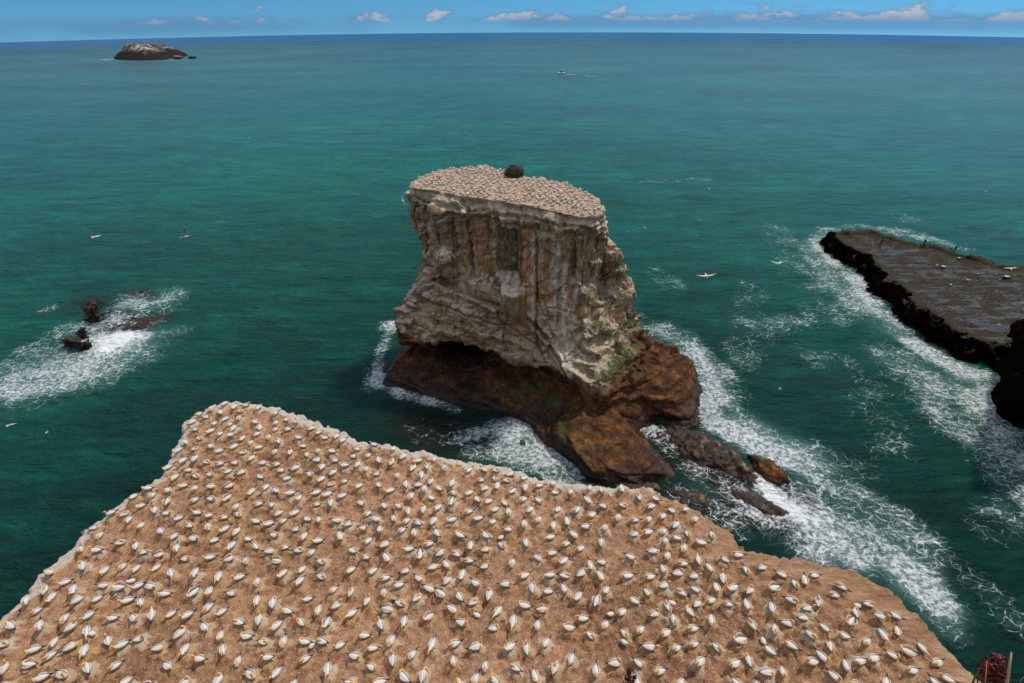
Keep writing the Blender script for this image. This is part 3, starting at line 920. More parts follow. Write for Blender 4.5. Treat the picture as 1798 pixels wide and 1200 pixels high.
def rock(name, outline, tops, label, cat='rock', vox=.25, amp=.5, fr=.5, wetz=1.0, seed=0, brown=.8, group=None, matl=None, under=-2.5):
    """outline: waterline pixels; tops: (px, py, z)"""
    pts = [at(px, py, 0) for px, py in outline]
    c = np.mean(pts, 0)
    low = []
    for p in pts:
        q = c + (p-c)*1.12; q[2] = under + sea_z(q[0], q[1]); low.append(q)
    pts += low + [at(*q) for q in tops]
    V, F = hull(pts)
    me = remesh(mesh_from(name, V, F), vox)
    V = get_co(me); N = get_no(me)
    d1, d2, _ = worley(V*fr, seed+2)
    d = (d1**1.4-.45)*amp*1.1 + fbm(V*fr*2.2, 5, seed, .6)*amp*.75
    g1, _, gc = worley(V*fr*2.6, seed+9)
    d += (gc-.5)*amp*.5 - (amp*.38 if amp > 1.2 else 0)
    V = V + N*d[:, None]
    set_co(me, V)
    z = V[:, 2]-sea_z(V[:, 0], V[:, 1])
    nb = fbm(V*.8, 3, seed+5)
    rock_attrs(me, np.full(len(V), brown), np.clip(smooth01(wetz, wetz*.3, z + nb*.6*wetz), 0, 1))
    o = link(name, me, matl or M_ROCK)
    tag(o, label, cat, group)
    return o


rock('wave_washed_rock', [(1165, 752), (1232, 760), (1300, 798), (1332, 832), (1325, 850), (1270, 838), (1200, 805), (1150, 770)],
     [(1200, 758, 1.4), (1235, 764, 1.8), (1290, 798, 1.8), (1316, 826, 1.3), (1220, 790, 1.3), (1265, 820, 1.0)],
     'long low dark slab awash in foam, running out from the foot of the sea stack', amp=.7, wetz=4.0, seed=3, brown=.4)
rock('wave_washed_rock', [(1306, 798), (1352, 808), (1388, 834), (1392, 850), (1372, 858), (1340, 848), (1322, 826)],
     [(1318, 800, 1.2), (1352, 810, 1.7), (1380, 836, 1.5), (1350, 834, 1.4)],
     'brown pointed rock at the outer end of the low slabs below the sea stack', amp=.4, wetz=1.0, seed=5, brown=1.0)
rock('wave_washed_rock', [(1168, 862), (1218, 862), (1258, 880), (1250, 894), (1200, 890)],
     [(1190, 864, .8), (1225, 868, .9), (1243, 880, .6)],
     'small black wave-wetted rock just beyond the headland rim, nearest to the camera', amp=.35, wetz=2.5, seed=7, brown=.2)
rock('wave_washed_rock', [(1255, 852), (1320, 862), (1384, 900), (1388, 914), (1345, 912), (1290, 885)],
     [(1290, 860, .9), (1340, 874, 1.2), (1372, 900, .8), (1310, 880, .7)],
     'flat dark rock half covered by rushing white water, behind the headland rim', amp=.5, wetz=4, seed=8, brown=.2)
rock('wave_washed_rock', [(1320, 925), (1350, 932), (1388, 958), (1370, 966), (1335, 950)],
     [(1332, 930, .3), (1352, 938, .45), (1372, 955, .3)],
     'lowest sliver of black rock in the foam touching the headland rim', amp=.25, wetz=3, seed=18, brown=.2)
rock('wave_washed_rock', [(1165, 706), (1228, 716), (1228, 750), (1195, 758), (1150, 742)],
     [(1180, 712, .9), (1214, 722, 1.3), (1205, 742, .8)],
     'dark shelf of rock against the right foot of the sea stack', amp=.4, wetz=2.0, seed=9, brown=.6)
rock('wave_washed_rock', [(1005, 800), (1012, 828), (1040, 852), (1100, 868), (1180, 862), (1178, 850), (1100, 850)],
     [(1030, 834, .5), (1100, 858, .5), (1165, 856, .4)],
     'black wave-wetted ledge along the front of the orange promontory', amp=.3, wetz=3.0, seed=10, brown=.2)
rock('wave_washed_rock', [(908, 772), (924, 774), (926, 782), (912, 782)], [(916, 772, .8)],
     'little brown rock in the white water left of the orange promontory', amp=.25, wetz=.6, seed=12, vox=.15)
rock('offshore_rock', [(144, 560), (160, 566), (176, 556), (178, 545), (164, 540), (148, 546)], [(160, 535, 5.0), (170, 532, 4.6), (150, 546, 3.4), (174, 540, 3.6), (160, 533, 4.8), (176, 548, 1.6)],
     'tallest dark rock of the group in the foam patch at the left', seed=21, vox=.3, amp=1.6, fr=.45, wetz=16, brown=.5, group=None)
rock('offshore_rock', [(130, 592), (146, 596), (156, 588), (152, 582), (136, 582)], [(140, 574, 3.2), (148, 576, 2.9), (133, 581, 1.8)],
     'middle rounded dark rock of the group at the left', seed=22, vox=.3, amp=1.3, fr=.5, wetz=16, brown=.5)
rock('offshore_rock', [(106, 604), (118, 616), (140, 620), (160, 616), (164, 606), (140, 600), (112, 596)], [(118, 593, 3.2), (112, 599, 2.0), (135, 603, 2.2), (158, 602, 2.3), (126, 596, 2.4)],
     'nearest and widest black rock of the group at the left, beside the breaking wave', seed=23, vox=.3, amp=1.6, fr=.5, wetz=16, brown=.5)
rock('offshore_rock', [(146, 536), (160, 540), (174, 534), (168, 526), (150, 528)], [(158, 528, 1.0), (166, 528, .9)],
     'barely awash reddish rock behind the tallest rock at the left', seed=24, vox=.4, amp=.6, fr=.4, wetz=2, brown=1.0)
rock('offshore_rock', [(238, 515), (250, 517), (260, 514), (252, 510)], [(249, 511, .8)],
     'small reddish rock breaking the surface beyond the left foam patch', seed=25, vox=.4, amp=.4, fr=.4, wetz=2, brown=1.0)
rock('offshore_rock', [(205, 575), (235, 590), (262, 580), (282, 562), (262, 556), (225, 560)], [(235, 568, .7), (255, 565, .75), (240, 580, .5), (270, 560, .5)],
     'broad flat reddish reef under thin foam right of the tallest dark rock', seed=26, vox=.5, amp=.7, fr=.35, wetz=2, brown=1.0)
rock('offshore_rock', [(192, 552), (205, 556), (214, 552), (204, 548)], [(203, 549, .5)],
     'dark rock tip just right of the tallest rock at the left', seed=27, vox=.4, amp=.4, fr=.4, wetz=2, brown=1.0)



def build_island():
    base = [(199, 104), (212, 106), (240, 107), (270, 106.5), (288, 105.5), (299, 103.5), (286, 100), (240, 99), (208, 101)]
    tops = [(203, 97, 12), (210, 90, 24), (220, 82, 38), (229, 76.5, 48), (236, 74.5, 52), (242, 75, 52), (250, 77, 47), (260, 79, 43), (270, 83, 35), (280, 88, 25), (289, 94, 13), (295, 99, 5)]
    pts = [at(px, py, 0) for px, py in base]
    d = np.array([0, 1, 0])
    pts += [p+np.array([0, 0, -15]) for p in pts]
    for px, py, z in tops:
        # stand each summit point over the middle of the island
        dist = 930.
        q = ray(px, py); q = q/q[1]*dist; q[2] += H
        pts.append(q); pts.append(q+np.array([6, 60, -8]))
    V, F = hull(pts)
    me = remesh(mesh_from('island', V, F), 2.2)
    V = get_co(me); N = get_no(me)
    g = np.abs(fbm(V*np.array([.055, .055, .012]), 4, 3))
    dd = (g-.3)*4 + fbm(V*.09, 4, 5)*1.8
    dd *= smooth01(-6, 6, V[:, 2])
    V = V+N*dd[:, None]; set_co(me, V); N = get_no(me)
    z = V[:, 2]
    nv = fbm(np.stack([V[:, 0]*.09, V[:, 1]*.09, z*.012], 1), 4, 8)
    gu = smooth01(-.2, .15, nv)*smooth01(3, 9, z)*(.25+.75*smooth01(34, 20, z)) * np.clip(.75+.8*fbm(V*.05, 3, 9), 0, 1)
    rock_attrs(me, np.full(len(V), .12), smooth01(7, 2, z+5*fbm(V*.08, 2, 1)), gu*1.0)
    tag(link('rocky_island', me, M_ISLAND), 'dome-shaped dark rock island streaked white, far out on the left near the horizon', 'island')


def make_island_mat():
    m, t = mat('island_rock')
    pos = t.geo()
    n = t.noise(pos, .06, 6, .65); nv = t.noise(t.mapping(pos, (.28, .28, .04)), 1.0, 5, .7)
    c = t.ramp(n, [(.3, (.02, .018, .012)), (.5, (.06, .048, .028)), (.7, (.13, .105, .07))])
    c = t.mix(t.math('MULTIPLY', t.attr('guano'), t.mapr(nv, .42, .6)), c, (.50, .46, .40))
    c = t.mix(t.attr('wet'), c, (.010, .008, .006))
    t.principled(c, .9, t.bump(nv, .8, 3.0), spec=.2)
    return m


M_ISLAND = make_island_mat()
build_island()
for nme, ol, tp, lb in [
    ('skerry', [(302, 103), (318, 103.5), (325, 102), (322, 100), (300, 99)], [(306, 98, 5), (318, 98.5, 4)], 'low black reef joined to the right-hand end of the far island'),
    ('skerry', [(327, 101.5), (340, 102), (350, 100.5), (340, 99)], [(333, 98.7, 4), (341, 98.6, 3.5)], 'outermost low black reef right of the far island')]:
    rock(nme, ol, tp, lb, 'reef', vox=1.5, amp=2, fr=.1, wetz=6, seed=31, brown=.2, under=-8)


# ------------------------------------------------------------------ rock shelf with the anglers
SHZ = 4.0
SH_BASE = [(1437, 432), (1452, 446), (1470, 462), (1500, 478), (1516, 500), (1532, 520), (1556, 540), (1572, 560), (1598, 578), (1618, 600), (1645, 614), (1690, 642), (1740, 652), (1772, 655)]
SH_BACK = [(1470, 408), (1520, 407), (1545, 409), (1562, 418), (1600, 428), (1640, 433), (1680, 446), (1730, 459), (1760, 468), (1800, 470)]


def build_shelf():
    base = [at(px, py, 0)[:2] for px, py in SH_BASE]
    back = [at(px, py, SHZ)[:2] for px, py in SH_BACK]
    poly = base + [np.array([112, 72]), np.array([140, 60]), np.array([175, 70]), np.array([175, 150])] + back[::-1]
    poly = np.array(poly)
    xs = np.arange(68, 165, .35); ys = np.arange(55, 150, .35)
    X, Y = np.meshgrid(xs, ys); x = X.ravel(); y = Y.ravel()
    sdv = signed_dist(x, y, poly)
    P = P3(x, y)
    n = fbm(P*np.array([.16, .16, 0]), 4, 3)
    # where the front face slopes: it steepens towards the headland
    wl, _, _ = worley(P*np.array([.30, .30, 1]), 17)
    sdn = sdv - .9 + .9*n + 1.9*(wl-.35) + .7*fbm(P*np.array([.8, .8, 0]), 3, 7)
    frontd = signed_dist(x, y, np.array(base + [np.array([60, 20]), np.array([40, 120])]))
    wid = 3.2 + 3.0*smooth01(95, 70, y)
    isback = smooth01(0, 6, signed_dist(x, y, np.array(back + [np.array([160, 190]), np.array([60, 190])])))
    rise = smooth01(0, 1, -sdn/np.where(isback > .5, wid, 1.6))
    d1, d2, _ = worley(P*np.array([.45, .45, 1]), 5)
    z = -2.5 + (SHZ+2.5)*rise**.8
    top = smooth01(.85, 1., rise)
    z += (1-top)*(2.2*(d1-.5)+1.1*fbm(P*np.array([.5, .5, 0]), 4, 9)) + top*(.20*fbm(P*np.array([.25, .5, 0]), 4, 11) + .12*np.abs(fbm(P*np.array([.9, 1.5, 0]), 3, 13)))
    # raised weedy ridges along the seaward margins
    ridge = smooth01(-6.0, -3.0, sdn)*smooth01(-.8, -2.2, sdn)
    z += ridge*(.55+.6*n)*np.where(isback > .5, .6, 1.5)
    ridge2 = np.exp(-(((x-83)/9)**2+((y-132)/3.0)**2))
    z = np.where(sdn > 3, -2.5, z)
    nx, ny = len(xs), len(ys); idx = np.arange(nx*ny).reshape(ny, nx)
    F = np.stack([idx[:-1, :-1], idx[:-1, 1:], idx[1:, 1:], idx[1:, :-1]], -1).reshape(-1, 4)
    F = F[(sdn < 4)[F].all(1)]
    used = np.unique(F); remap = -np.ones(nx*ny, int); remap[used] = np.arange(len(used))
    PZ = P3(x, y, z*1.4)
    jx = fbm(PZ*.45, 4, 91, .6)*(1-top)*1.7; jy = fbm(PZ*.45+7, 4, 95, .6)*(1-top)*1.7
    me = mesh_from('rock_shelf', P3(x+jx, y+jy, z)[used], remap[F])
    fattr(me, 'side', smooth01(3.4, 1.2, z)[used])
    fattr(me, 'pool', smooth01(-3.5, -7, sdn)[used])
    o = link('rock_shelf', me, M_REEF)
    tag(o, 'flat dark wave-cut rock shelf with shallow pools, anglers standing along its far edge', 'rock shelf')
    bm = bmesh.new(); bm.from_mesh(me)
    from mathutils.bvhtree import BVHTree
    tr = BVHTree.FromBMesh(bm); bm.free()
    return tr


shelf_tree = build_shelf()


def build_dark_headland():
    """black shaded cliff at the right edge of the view"""
    # waterline corner points in world space
    wl = [(1755, 662), (1772, 672), (1742, 684), (1768, 706), (1780, 735), (1810, 748)]
    pts = [at(px, py, 0) for px, py in wl]
    A = at(1822, 530, 7.0); B = at(1800, 552, 5.5); C_ = at(1778, 572, 4.2)
    parts = []
    parts.append(hull([(*p[:2], -3) for p in pts] + [at(1772, 650, 1.5), at(1786, 668, 3), at(1765, 686, 1.5), at(1790, 705, 5), at(1800, 730, 5), at(1840, 640, 14), at(1840, 700, 14)]
                      + [(125, 60, -3), (125, 92, -3), (125, 60, 14), (122, 90, 9), C_, B, A]))
    parts.append(hull([(118, 40, -3), (190, 40, -3), (190, 110, -3), (124, 96, -3), (122, 58, 16), (128, 92, 12), (130, 50, 34), (190, 50, 48), (190, 110, 44), (138, 96, 34)]))
    V, F = join_vf(parts)
    me = remesh(mesh_from('cliff', V, F), .7)
    V = get_co(me); N = get_no(me)
    d1, d2, _ = worley(V*.16, 4)
    V = V+N*((d1-.5)*1.6+fbm(V*.45, 4, 6)*.7)[:, None]
    set_co(me, V)
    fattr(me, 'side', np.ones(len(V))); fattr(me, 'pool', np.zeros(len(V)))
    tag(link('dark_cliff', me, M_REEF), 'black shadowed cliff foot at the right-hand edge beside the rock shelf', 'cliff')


build_dark_headland()

# ------------------------------------------------------------------ the sea
FOAM = [  # strokes of (px, py, half width in metres, strength)
 # left patch
 [(5, 655, 7, .42), (70, 640, 8, .5), (140, 635, 8, .55), (220, 628, 6, .5), (262, 615, 3, .4)],
 [(10, 690, 5, .5), (80, 685, 6, .45), (160, 665, 6, .5), (230, 645, 4, .5)],
 [(-20, 672, 7, .5), (60, 665, 9, .45), (130, 655, 8, .5)],
 [(168, 600, 3.5, 1.1), (205, 605, 5.5, 1.6), (240, 598, 3.5, 1.2), (262, 590, 1.6, .8)],
 [(150, 575, 4, .6), (190, 565, 5, .62), (240, 548, 7, .48), (300, 530, 5, .42)],
 [(225, 528, 5, .5), (270, 525, 6, .62), (305, 520, 4, .5)],
 [(90, 590, 4, .45), (120, 580, 4, .55)], [(190, 590, 5, .62), (250, 570, 5, .55)], [(60, 612, 4, .45), (100, 608, 4, .55)],
 [(240, 640, 4, .45), (270, 620, 4, .45)], [(290, 590, 3, .45), (315, 585, 3, .42)], [(85, 545, 3, .42)],
 # round the stack
 [(690, 572, 1.6, .9), (676, 600, 1.5, .6), (664, 640, 1.6, .7), (662, 675, 1.6, .9), (700, 692, 1.5, .95), (750, 705, 1.5, .85), (800, 722, 1.2, .6)],
 [(650, 650, 2, .45), (655, 680, 2.5, .5)], [(680, 575, 2.6, .6)],
 [(795, 775, 1.2, .6), (850, 760, 2.2, .65), (895, 752, 2.5, .8), (925, 745, 1.6, 1.2)],
 [(830, 800, 2.6, .55), (890, 795, 3.5, .72), (950, 800, 3.2, .8), (1010, 832, 2.6, .8)],
 [(900, 770, 2.4, 1.1), (915, 785, 2.2, .95)], [(925, 760, 1.6, 1.2), (990, 800, 1.4, .9), (1010, 830, 1.2, .9)],
 [(740, 760, 4, .34), (820, 770, 4, .42)], [(940, 815, 3, .7), (1000, 845, 3, .7)],
 # right of the stack
 [(1130, 562, 3.0, .5), (1170, 582, 4.0, .6), (1215, 620, 3.6, .72), (1240, 660, 3.2, .8), (1262, 700, 3.2, .8)],
 [(1200, 590, 3.5, .42), (1262, 650, 3.6, .52), (1300, 700, 3, .42)],
 [(1232, 700, 2.6, 1.0), (1255, 745, 2.6, 1.1), (1320, 780, 2.8, 1.1), (1400, 815, 3.2, .9), (1450, 850, 3.0, .75)],
 [(1270, 720, 3.0, .62), (1340, 770, 3.4, .62), (1420, 800, 3.4, .5)],
 [(1120, 740, 1.8, .75), (1150, 765, 2.4, .72), (1180, 790, 2.4, .72)],
 [(1215, 825, 2.6, .52), (1280, 860, 3.0, .55), (1340, 905, 3.0, .7), (1420, 960, 3.2, 1.0)],
 [(1345, 862, 2.0, 1.1), (1400, 905, 2.6, 1.1), (1450, 945, 2.8, 1.0), (1500, 985, 2.4, .85)],
 [(1205, 800, 2.0, .55), (1240, 840, 2.4, .55)], [(1190, 870, 2.4, .55), (1290, 915, 3, .8)], [(1330, 838, 1.0, 1.2), (1350, 868, 1.2, 1.2)],
 [(1450, 850, 3, .58), (1520, 880, 3.4, .56), (1600, 930, 3.6, .52), (1640, 970, 2.6, .45)],
 [(1450, 930, 2.6, .8), (1540, 960, 2.6, .66), (1600, 1010, 3.2, .8), (1640, 1060, 2.8, .8), (1670, 1110, 1.8, .7)],
 [(1480, 900, 3.4, .58), (1560, 940, 3.4, .58), (1620, 990, 3.0, .55)],
 [(1400, 860, 2.6, .8), (1440, 900, 2.6, .85)], [(1440, 800, 4, .40), (1520, 830, 3.5, .42)],
 # shelf
 [(1432, 425, 3.0, .72), (1462, 458, 3.4, .75), (1500, 490, 3.6, .8), (1530, 530, 3.6, .8), (1570, 572, 3.0, .85), (1610, 610, 3.0, .9), (1680, 650, 3.0, .85), (1760, 668, 2.6, .8)],
 [(1420, 440, 5, .55), (1470, 490, 6, .58), (1520, 550, 6, .6)],
 [(1428, 420, 3, .62), (1450, 405, 4, .5), (1530, 402, 4, .46), (1580, 408, 4.5, .56), (1630, 420, 4.5, .56), (1690, 440, 3, .45)],
 [(1560, 620, 5, .5), (1620, 670, 6, .6), (1700, 700, 6, .7), (1760, 750, 5, .68), (1810, 800, 6, .7)],
 [(1640, 720, 5, .52), (1720, 780, 5, .58), (1800, 850, 5, .66), (1820, 880, 5, .6)],
 [(1700, 670, 3.4, .8), (1750, 700, 3, .75), (1790, 745, 3, .75)], [(1765, 665, 2.2, .9), (1740, 690, 2, .8)],
 [(1340, 580, 5, .47), (1385, 570, 5, .5)], [(1465, 500, 7, .42), (1440, 560, 7, .40)], [(1440, 630, 6, .42), (1480, 640, 4, .42)],
 [(1400, 480, 6, .40), (1360, 400, 7, .36)], [(1590, 385, 6, .42)], [(1540, 700, 6, .42), (1560, 780, 5, .40)], [(1150, 480, 4, .40), (1180, 500, 5, .42)],
 [(1690, 1000, 3, .38), (1780, 1100, 2.5, .40)], [(1740, 930, 4, .40), (1790, 900, 4, .5)], [(1320, 500, 5, .36), (1300, 640, 5, .38)],
 [(1130, 320, 3, .42), (1240, 316, 3, .40)], [(993, 131, 3, .9), (1025, 132, 3.5, .7), (1045, 135, 3, .4)], [(186, 104.5, 9, 1.0), (197, 104, 6, 1.0)], [(300, 104.5, 6, .8), (345, 101.5, 3, .8), (360, 100.5, 2, .5)],
 [(215, 107, 5, .5), (290, 106.5, 5, .5)],
]
MILK = [[(210, 605, 7, 1.), (180, 600, 5, .8)], [(60, 665, 8, .45), (120, 650, 8, .5)], [(240, 552, 5, .3)], [(890, 790, 3.5, .85), (920, 770, 3, .9), (960, 810, 3, .5)], [(1235, 680, 3.5, .45), (1262, 730, 3.5, .5), (1340, 775, 4, .75), (1420, 815, 4, .65)],
        [(1400, 910, 4, .7), (1480, 960, 4, .6), (1560, 985, 4, .65), (1640, 1070, 3, .5)], [(1470, 880, 4, .35)], [(1480, 500, 5, .4), (1560, 580, 4, .4), (1600, 600, 3, .8), (1690, 660, 4, .4)], [(1580, 640, 5, .3), (1740, 720, 6, .35)], [(1190, 600, 4, .3)], [(1250, 850, 4, .4)]]


REEF_SHADE = [[(1130, 752, 2.0, 1.), (1200, 795, 3.2, 1.), (1280, 850, 3.4, 1.), (1350, 905, 3.0, .95), (1400, 945, 2, .7)], [(1190, 880, 2.5, .9), (1290, 905, 3, .9)],
        [(210, 572, 3.5, .9), (250, 568, 4.5, 1.), (280, 562, 3, .9)], [(150, 532, 3.5, .8), (172, 534, 3, .8)], [(240, 515, 3, .8), (255, 514, 2, .7)], [(190, 555, 3, .7), (215, 552, 3, .7)],
        [(700, 735, 4, .55), (760, 760, 5, .75), (830, 780, 4, .6)], [(1600, 580, 2, .7), (1650, 622, 2, .7)], [(1385, 860, 2, .8), (1425, 885, 2, .7)]]  # first stroke: the stack's shadow painted on the water


def strokes(x, y, data, soft=1.0):
    r = np.zeros(len(x))
    for st in data:
        P = [(*at(a, b, 0)[:2], w, s) for a, b, w, s in st]
        if len(P) == 1: P.append((P[0][0]+.01, P[0][1], P[0][2], P[0][3]))
        for (ax, ay, aw, as_), (bx, by, bw, bs) in zip(P[:-1], P[1:]):
            wm = max(aw, bw)*2.2
            m = np.where((x > min(ax, bx)-wm) & (x < max(ax, bx)+wm) & (y > min(ay, by)-wm) & (y < max(ay, by)+wm))[0]
            if not len(m): continue
            ex, ey = bx-ax, by-ay; L2 = ex*ex+ey*ey+1e-9
            t = np.clip(((x[m]-ax)*ex+(y[m]-ay)*ey)/L2, 0, 1)
            d = np.hypot(x[m]-ax-t*ex, y[m]-ay-t*ey)
            w = aw+(bw-aw)*t; s_ = as_+(bs-as_)*t
            v = s_*np.clip(1.25*np.exp(-(d/w)**2*1.1), 0, 1)
            r[m] = np.maximum(r[m], v) + .18*np.minimum(r[m], v)
    return r


def build_sea():
    azn = np.radians(np.concatenate([np.arange(-180, -62, 4), np.arange(-62, -50, .6), np.arange(-50, 66.01, .14), np.arange(67, 72, 1), np.arange(72, 180.1, 4)]))
    r = [4.]
    while r[-1] < 5600: r.append(r[-1]*(1.0080 if r[-1] > 14 else 1.2))
    r = np.array(r)
    A, R = np.meshgrid(azn, r)
    x = (R*np.sin(A)).ravel(); y = (R*np.cos(A)).ravel(); rr = R.ravel()
    z = sea_z(x, y)
    nearm = rr < 420
    P = P3(x, y)
    fade = smooth01(420, 150, rr)
    w = np.zeros(len(x))
    Pn = P[nearm]
    c, s = math.cos(.22), math.sin(.22)
    U = np.stack([Pn[:, 0]*c+Pn[:, 1]*s, -Pn[:, 0]*s+Pn[:, 1]*c, Pn[:, 2]], 1)
    w[nearm] = .42*(1-2*np.abs(fbm(U*np.array([.035, .10, 0]), 3, 5))) + .24*fbm(U*np.array([.16, .38, 0]), 3, 6) + .05*fbm(U*np.array([.8, 1.5, 0]), 2, 7)
    foam = strokes(x, y, FOAM); milk = strokes(x, y, MILK)
    w *= fade
    w[nearm] += np.clip(foam[nearm], 0, 1.3)*(.22*np.abs(fbm(Pn*np.array([.55, .55, 0]), 4, 12)))
    # breaking wave at the left rocks heaps up
    bx, by, _ = at(208, 604, 0)
    w += 1.1*np.exp(-(((x-bx)/5.5)**2+((y-by)/3.2)**2))*(1+.5*fbm(P*np.array([.5, .5, 0]), 3, 77))
    # swell ridge beyond the stack
    w += .55*np.exp(-((y-182-.06*x-3*np.sin(x*.03))/7.)**2)*smooth01(5, 45, x)
    w += .35*np.exp(-((y-172+.1*x)/9.)**2)*smooth01(0, -30, x)
    z = z+w
    jit = fbm(P*np.array([.10, .10, 0]), 3, 55)
    foam = foam*(1+.35*jit)
    nA, nR = len(azn), len(r); idx = np.arange(nA*nR).reshape(nR, nA)
    F = np.stack([idx[:-1, :-1], idx[:-1, 1:], idx[1:, 1:], idx[1:, :-1]], -1).reshape(-1, 4)
    me = mesh_from('sea', P3(x, y, z), F[:, ::-1])
    fattr(me, 'reef', np.clip(strokes(x, y, REEF_SHADE), 0, 1))
    fattr(me, 'foam', foam); fattr(me, 'milk', np.clip(milk, 0, 1))
    tag(link('sea', me, M_SEA), kind='structure')


build_sea()

# ------------------------------------------------------------------ the boat
def build_boat():
    root = bpy.data.objects.new('motorboat', None); COL.objects.link(root)
    q = at(985, 129.5, 0); root.location = (q[0], q[1], q[2]+.15); root.rotation_euler = (0, 0, math.radians(184))
    white = plain('boat_white', (.75, .75, .74), .35); dark = plain('boat_dark', (.03, .03, .035), .3)
    rings = []
    for x_, w_, k_, g_ in [(-4, 1.2, -.3, .9), (-3, 1.35, -.4, .9), (-1, 1.4, -.45, .95), (1, 1.3, -.4, 1.05), (2.6, .85, -.3, 1.2), (3.6, .4, -.05, 1.35), (4.2, .06, .9, 1.45)]:
        rings.append([(x_, -w_, g_), (x_, -w_*.8, k_*.2+.1), (x_, 0, k_), (x_, w_*.8, k_*.2+.1), (x_, w_, g_), (x_, w_*.85, g_-.06), (x_, -w_*.85, g_-.06)])
    v, f = loft(rings); link('hull', mesh_from('hull', v, f), white, root)
    v, f = hull([(-1.6, -.9, .9), (-1.6, .9, .9), (1.5, .85, 1.0), (1.5, -.85, 1.0), (-1.4, -.8, 2.2), (-1.4, .8, 2.2), (.6, .7, 2.2), (.6, -.7, 2.2)])
    cb = link('cabin', mesh_from('cabin', v, f, False), dark, root)
    v, f = hull([(-1.7, -.95, 2.205), (-1.7, .95, 2.205), (.9, .85, 2.205), (.9, -.85, 2.205), (-1.6, -.85, 2.32), (-1.6, .85, 2.32), (.8, .75, 2.32), (.8, -.75, 2.32)])
    link('roof', mesh_from('roof', v, f, False), dark, cb)
    v, f = hull([(-4.5, -.25, -.1), (-4.5, .25, -.1), (-4.05, .25, -.1), (-4.05, -.25, -.1), (-4.5, -.22, 1.2), (-4.5, .22, 1.2), (-4.05, .22, 1.3), (-4.05, -.22, 1.3)])
    link('outboard_motor', mesh_from('outboard_motor', v, f, False), dark, root)
    tag(root, 'small white motorboat with a dark cabin and pale wake, far out on the open sea', 'boat')


build_boat()

# ------------------------------------------------------------------ birds
WHITE = (.60, .56, .51); GOLD = (.66, .32, .09); BUFF = (.64, .50, .33); BLACK = (.015, .013, .013); BILL = (.42, .48, .54); GREYW = (.26, .24, .23); WINGW = (.50, .46, .42); FLUFF = (.60, .57, .53)


def bird_mesh(name, neck, wing_open=0.0, seg=10, lift=0.0, tailup=0.0, fine=True):
    """one gannet: body, neck, head and bill are one swept skin, the folded wings are fused to it"""
    V = []; F = []; C = []
    def add(vf, ringcols, seg_):
        n = len(V); v, f = vf
        V.extend(v); F.extend([tuple(i+n for i in q) for q in f])
        for c in ringcols: C.extend([c]*seg_)
    L = lift
    path = [(-.50, 0, .21+L+tailup), (-.42, 0, .195+L+tailup), (-.34, 0, .165+L+tailup*.6), (-.25, 0, .14+L), (-.13, 0, .135+L), (.0, 0, .135+L), (.12, 0, .15+L), (.20, 0, .18+L)]
    rad = [(.008, .006), (.028, .012), (.045, .03), (.09, .08), (.135, .12), (.155, .14), (.142, .135), (.105, .105)]
    cols = [BLACK, BLACK, WHITE, WHITE, WHITE, WHITE, WHITE, WHITE]
    nk = neck
    path += [(p[0], p[1], p[2]+L) for p in nk['path']]; rad += nk['rad']; cols += nk['cols']
    add(sweep(path, rad, seg), cols, seg)
    for s in (-1, 1):
        o = wing_open
        wp = [(.16, s*(.10+o*.05), .21+L), (.09, s*(.145+o*.15), .22+L+o*.1), (-.04, s*(.150+o*.22), .215+L+o*.14), (-.17, s*(.115+o*.20), .21+L+o*.12), (-.28, s*(.065+o*.12), .205+L+o*.06), (-.38, s*(.022+o*.07), .22+L), (-.55, s*-.035+s*o*.06, .25+L)]
        wr = [(.012, .02), (.034, .07), (.038, .085), (.034, .07), (.026, .042), (.017, .022), (.004, .005)]
        wc = [WINGW, WHITE, WINGW, WINGW, GREYW, BLACK, BLACK]
        add(sweep(wp, wr, 8 if fine else 6), wc, 8 if fine else 6)
    if L > .03:
        for s in (-1, 1):
            add(sweep([(-.05, s*.05, .08+L), (-.04, s*.05, .03), (-.035, s*.05, .012), (.05, s*.06, .004)], [.016, .011, .012, .02], 6), [BLACK]*4, 6)
    me = mesh_from(name, V, F)
    cattr(me, 'col', C)
    me.materials.append(M_FEATHER)
    return me


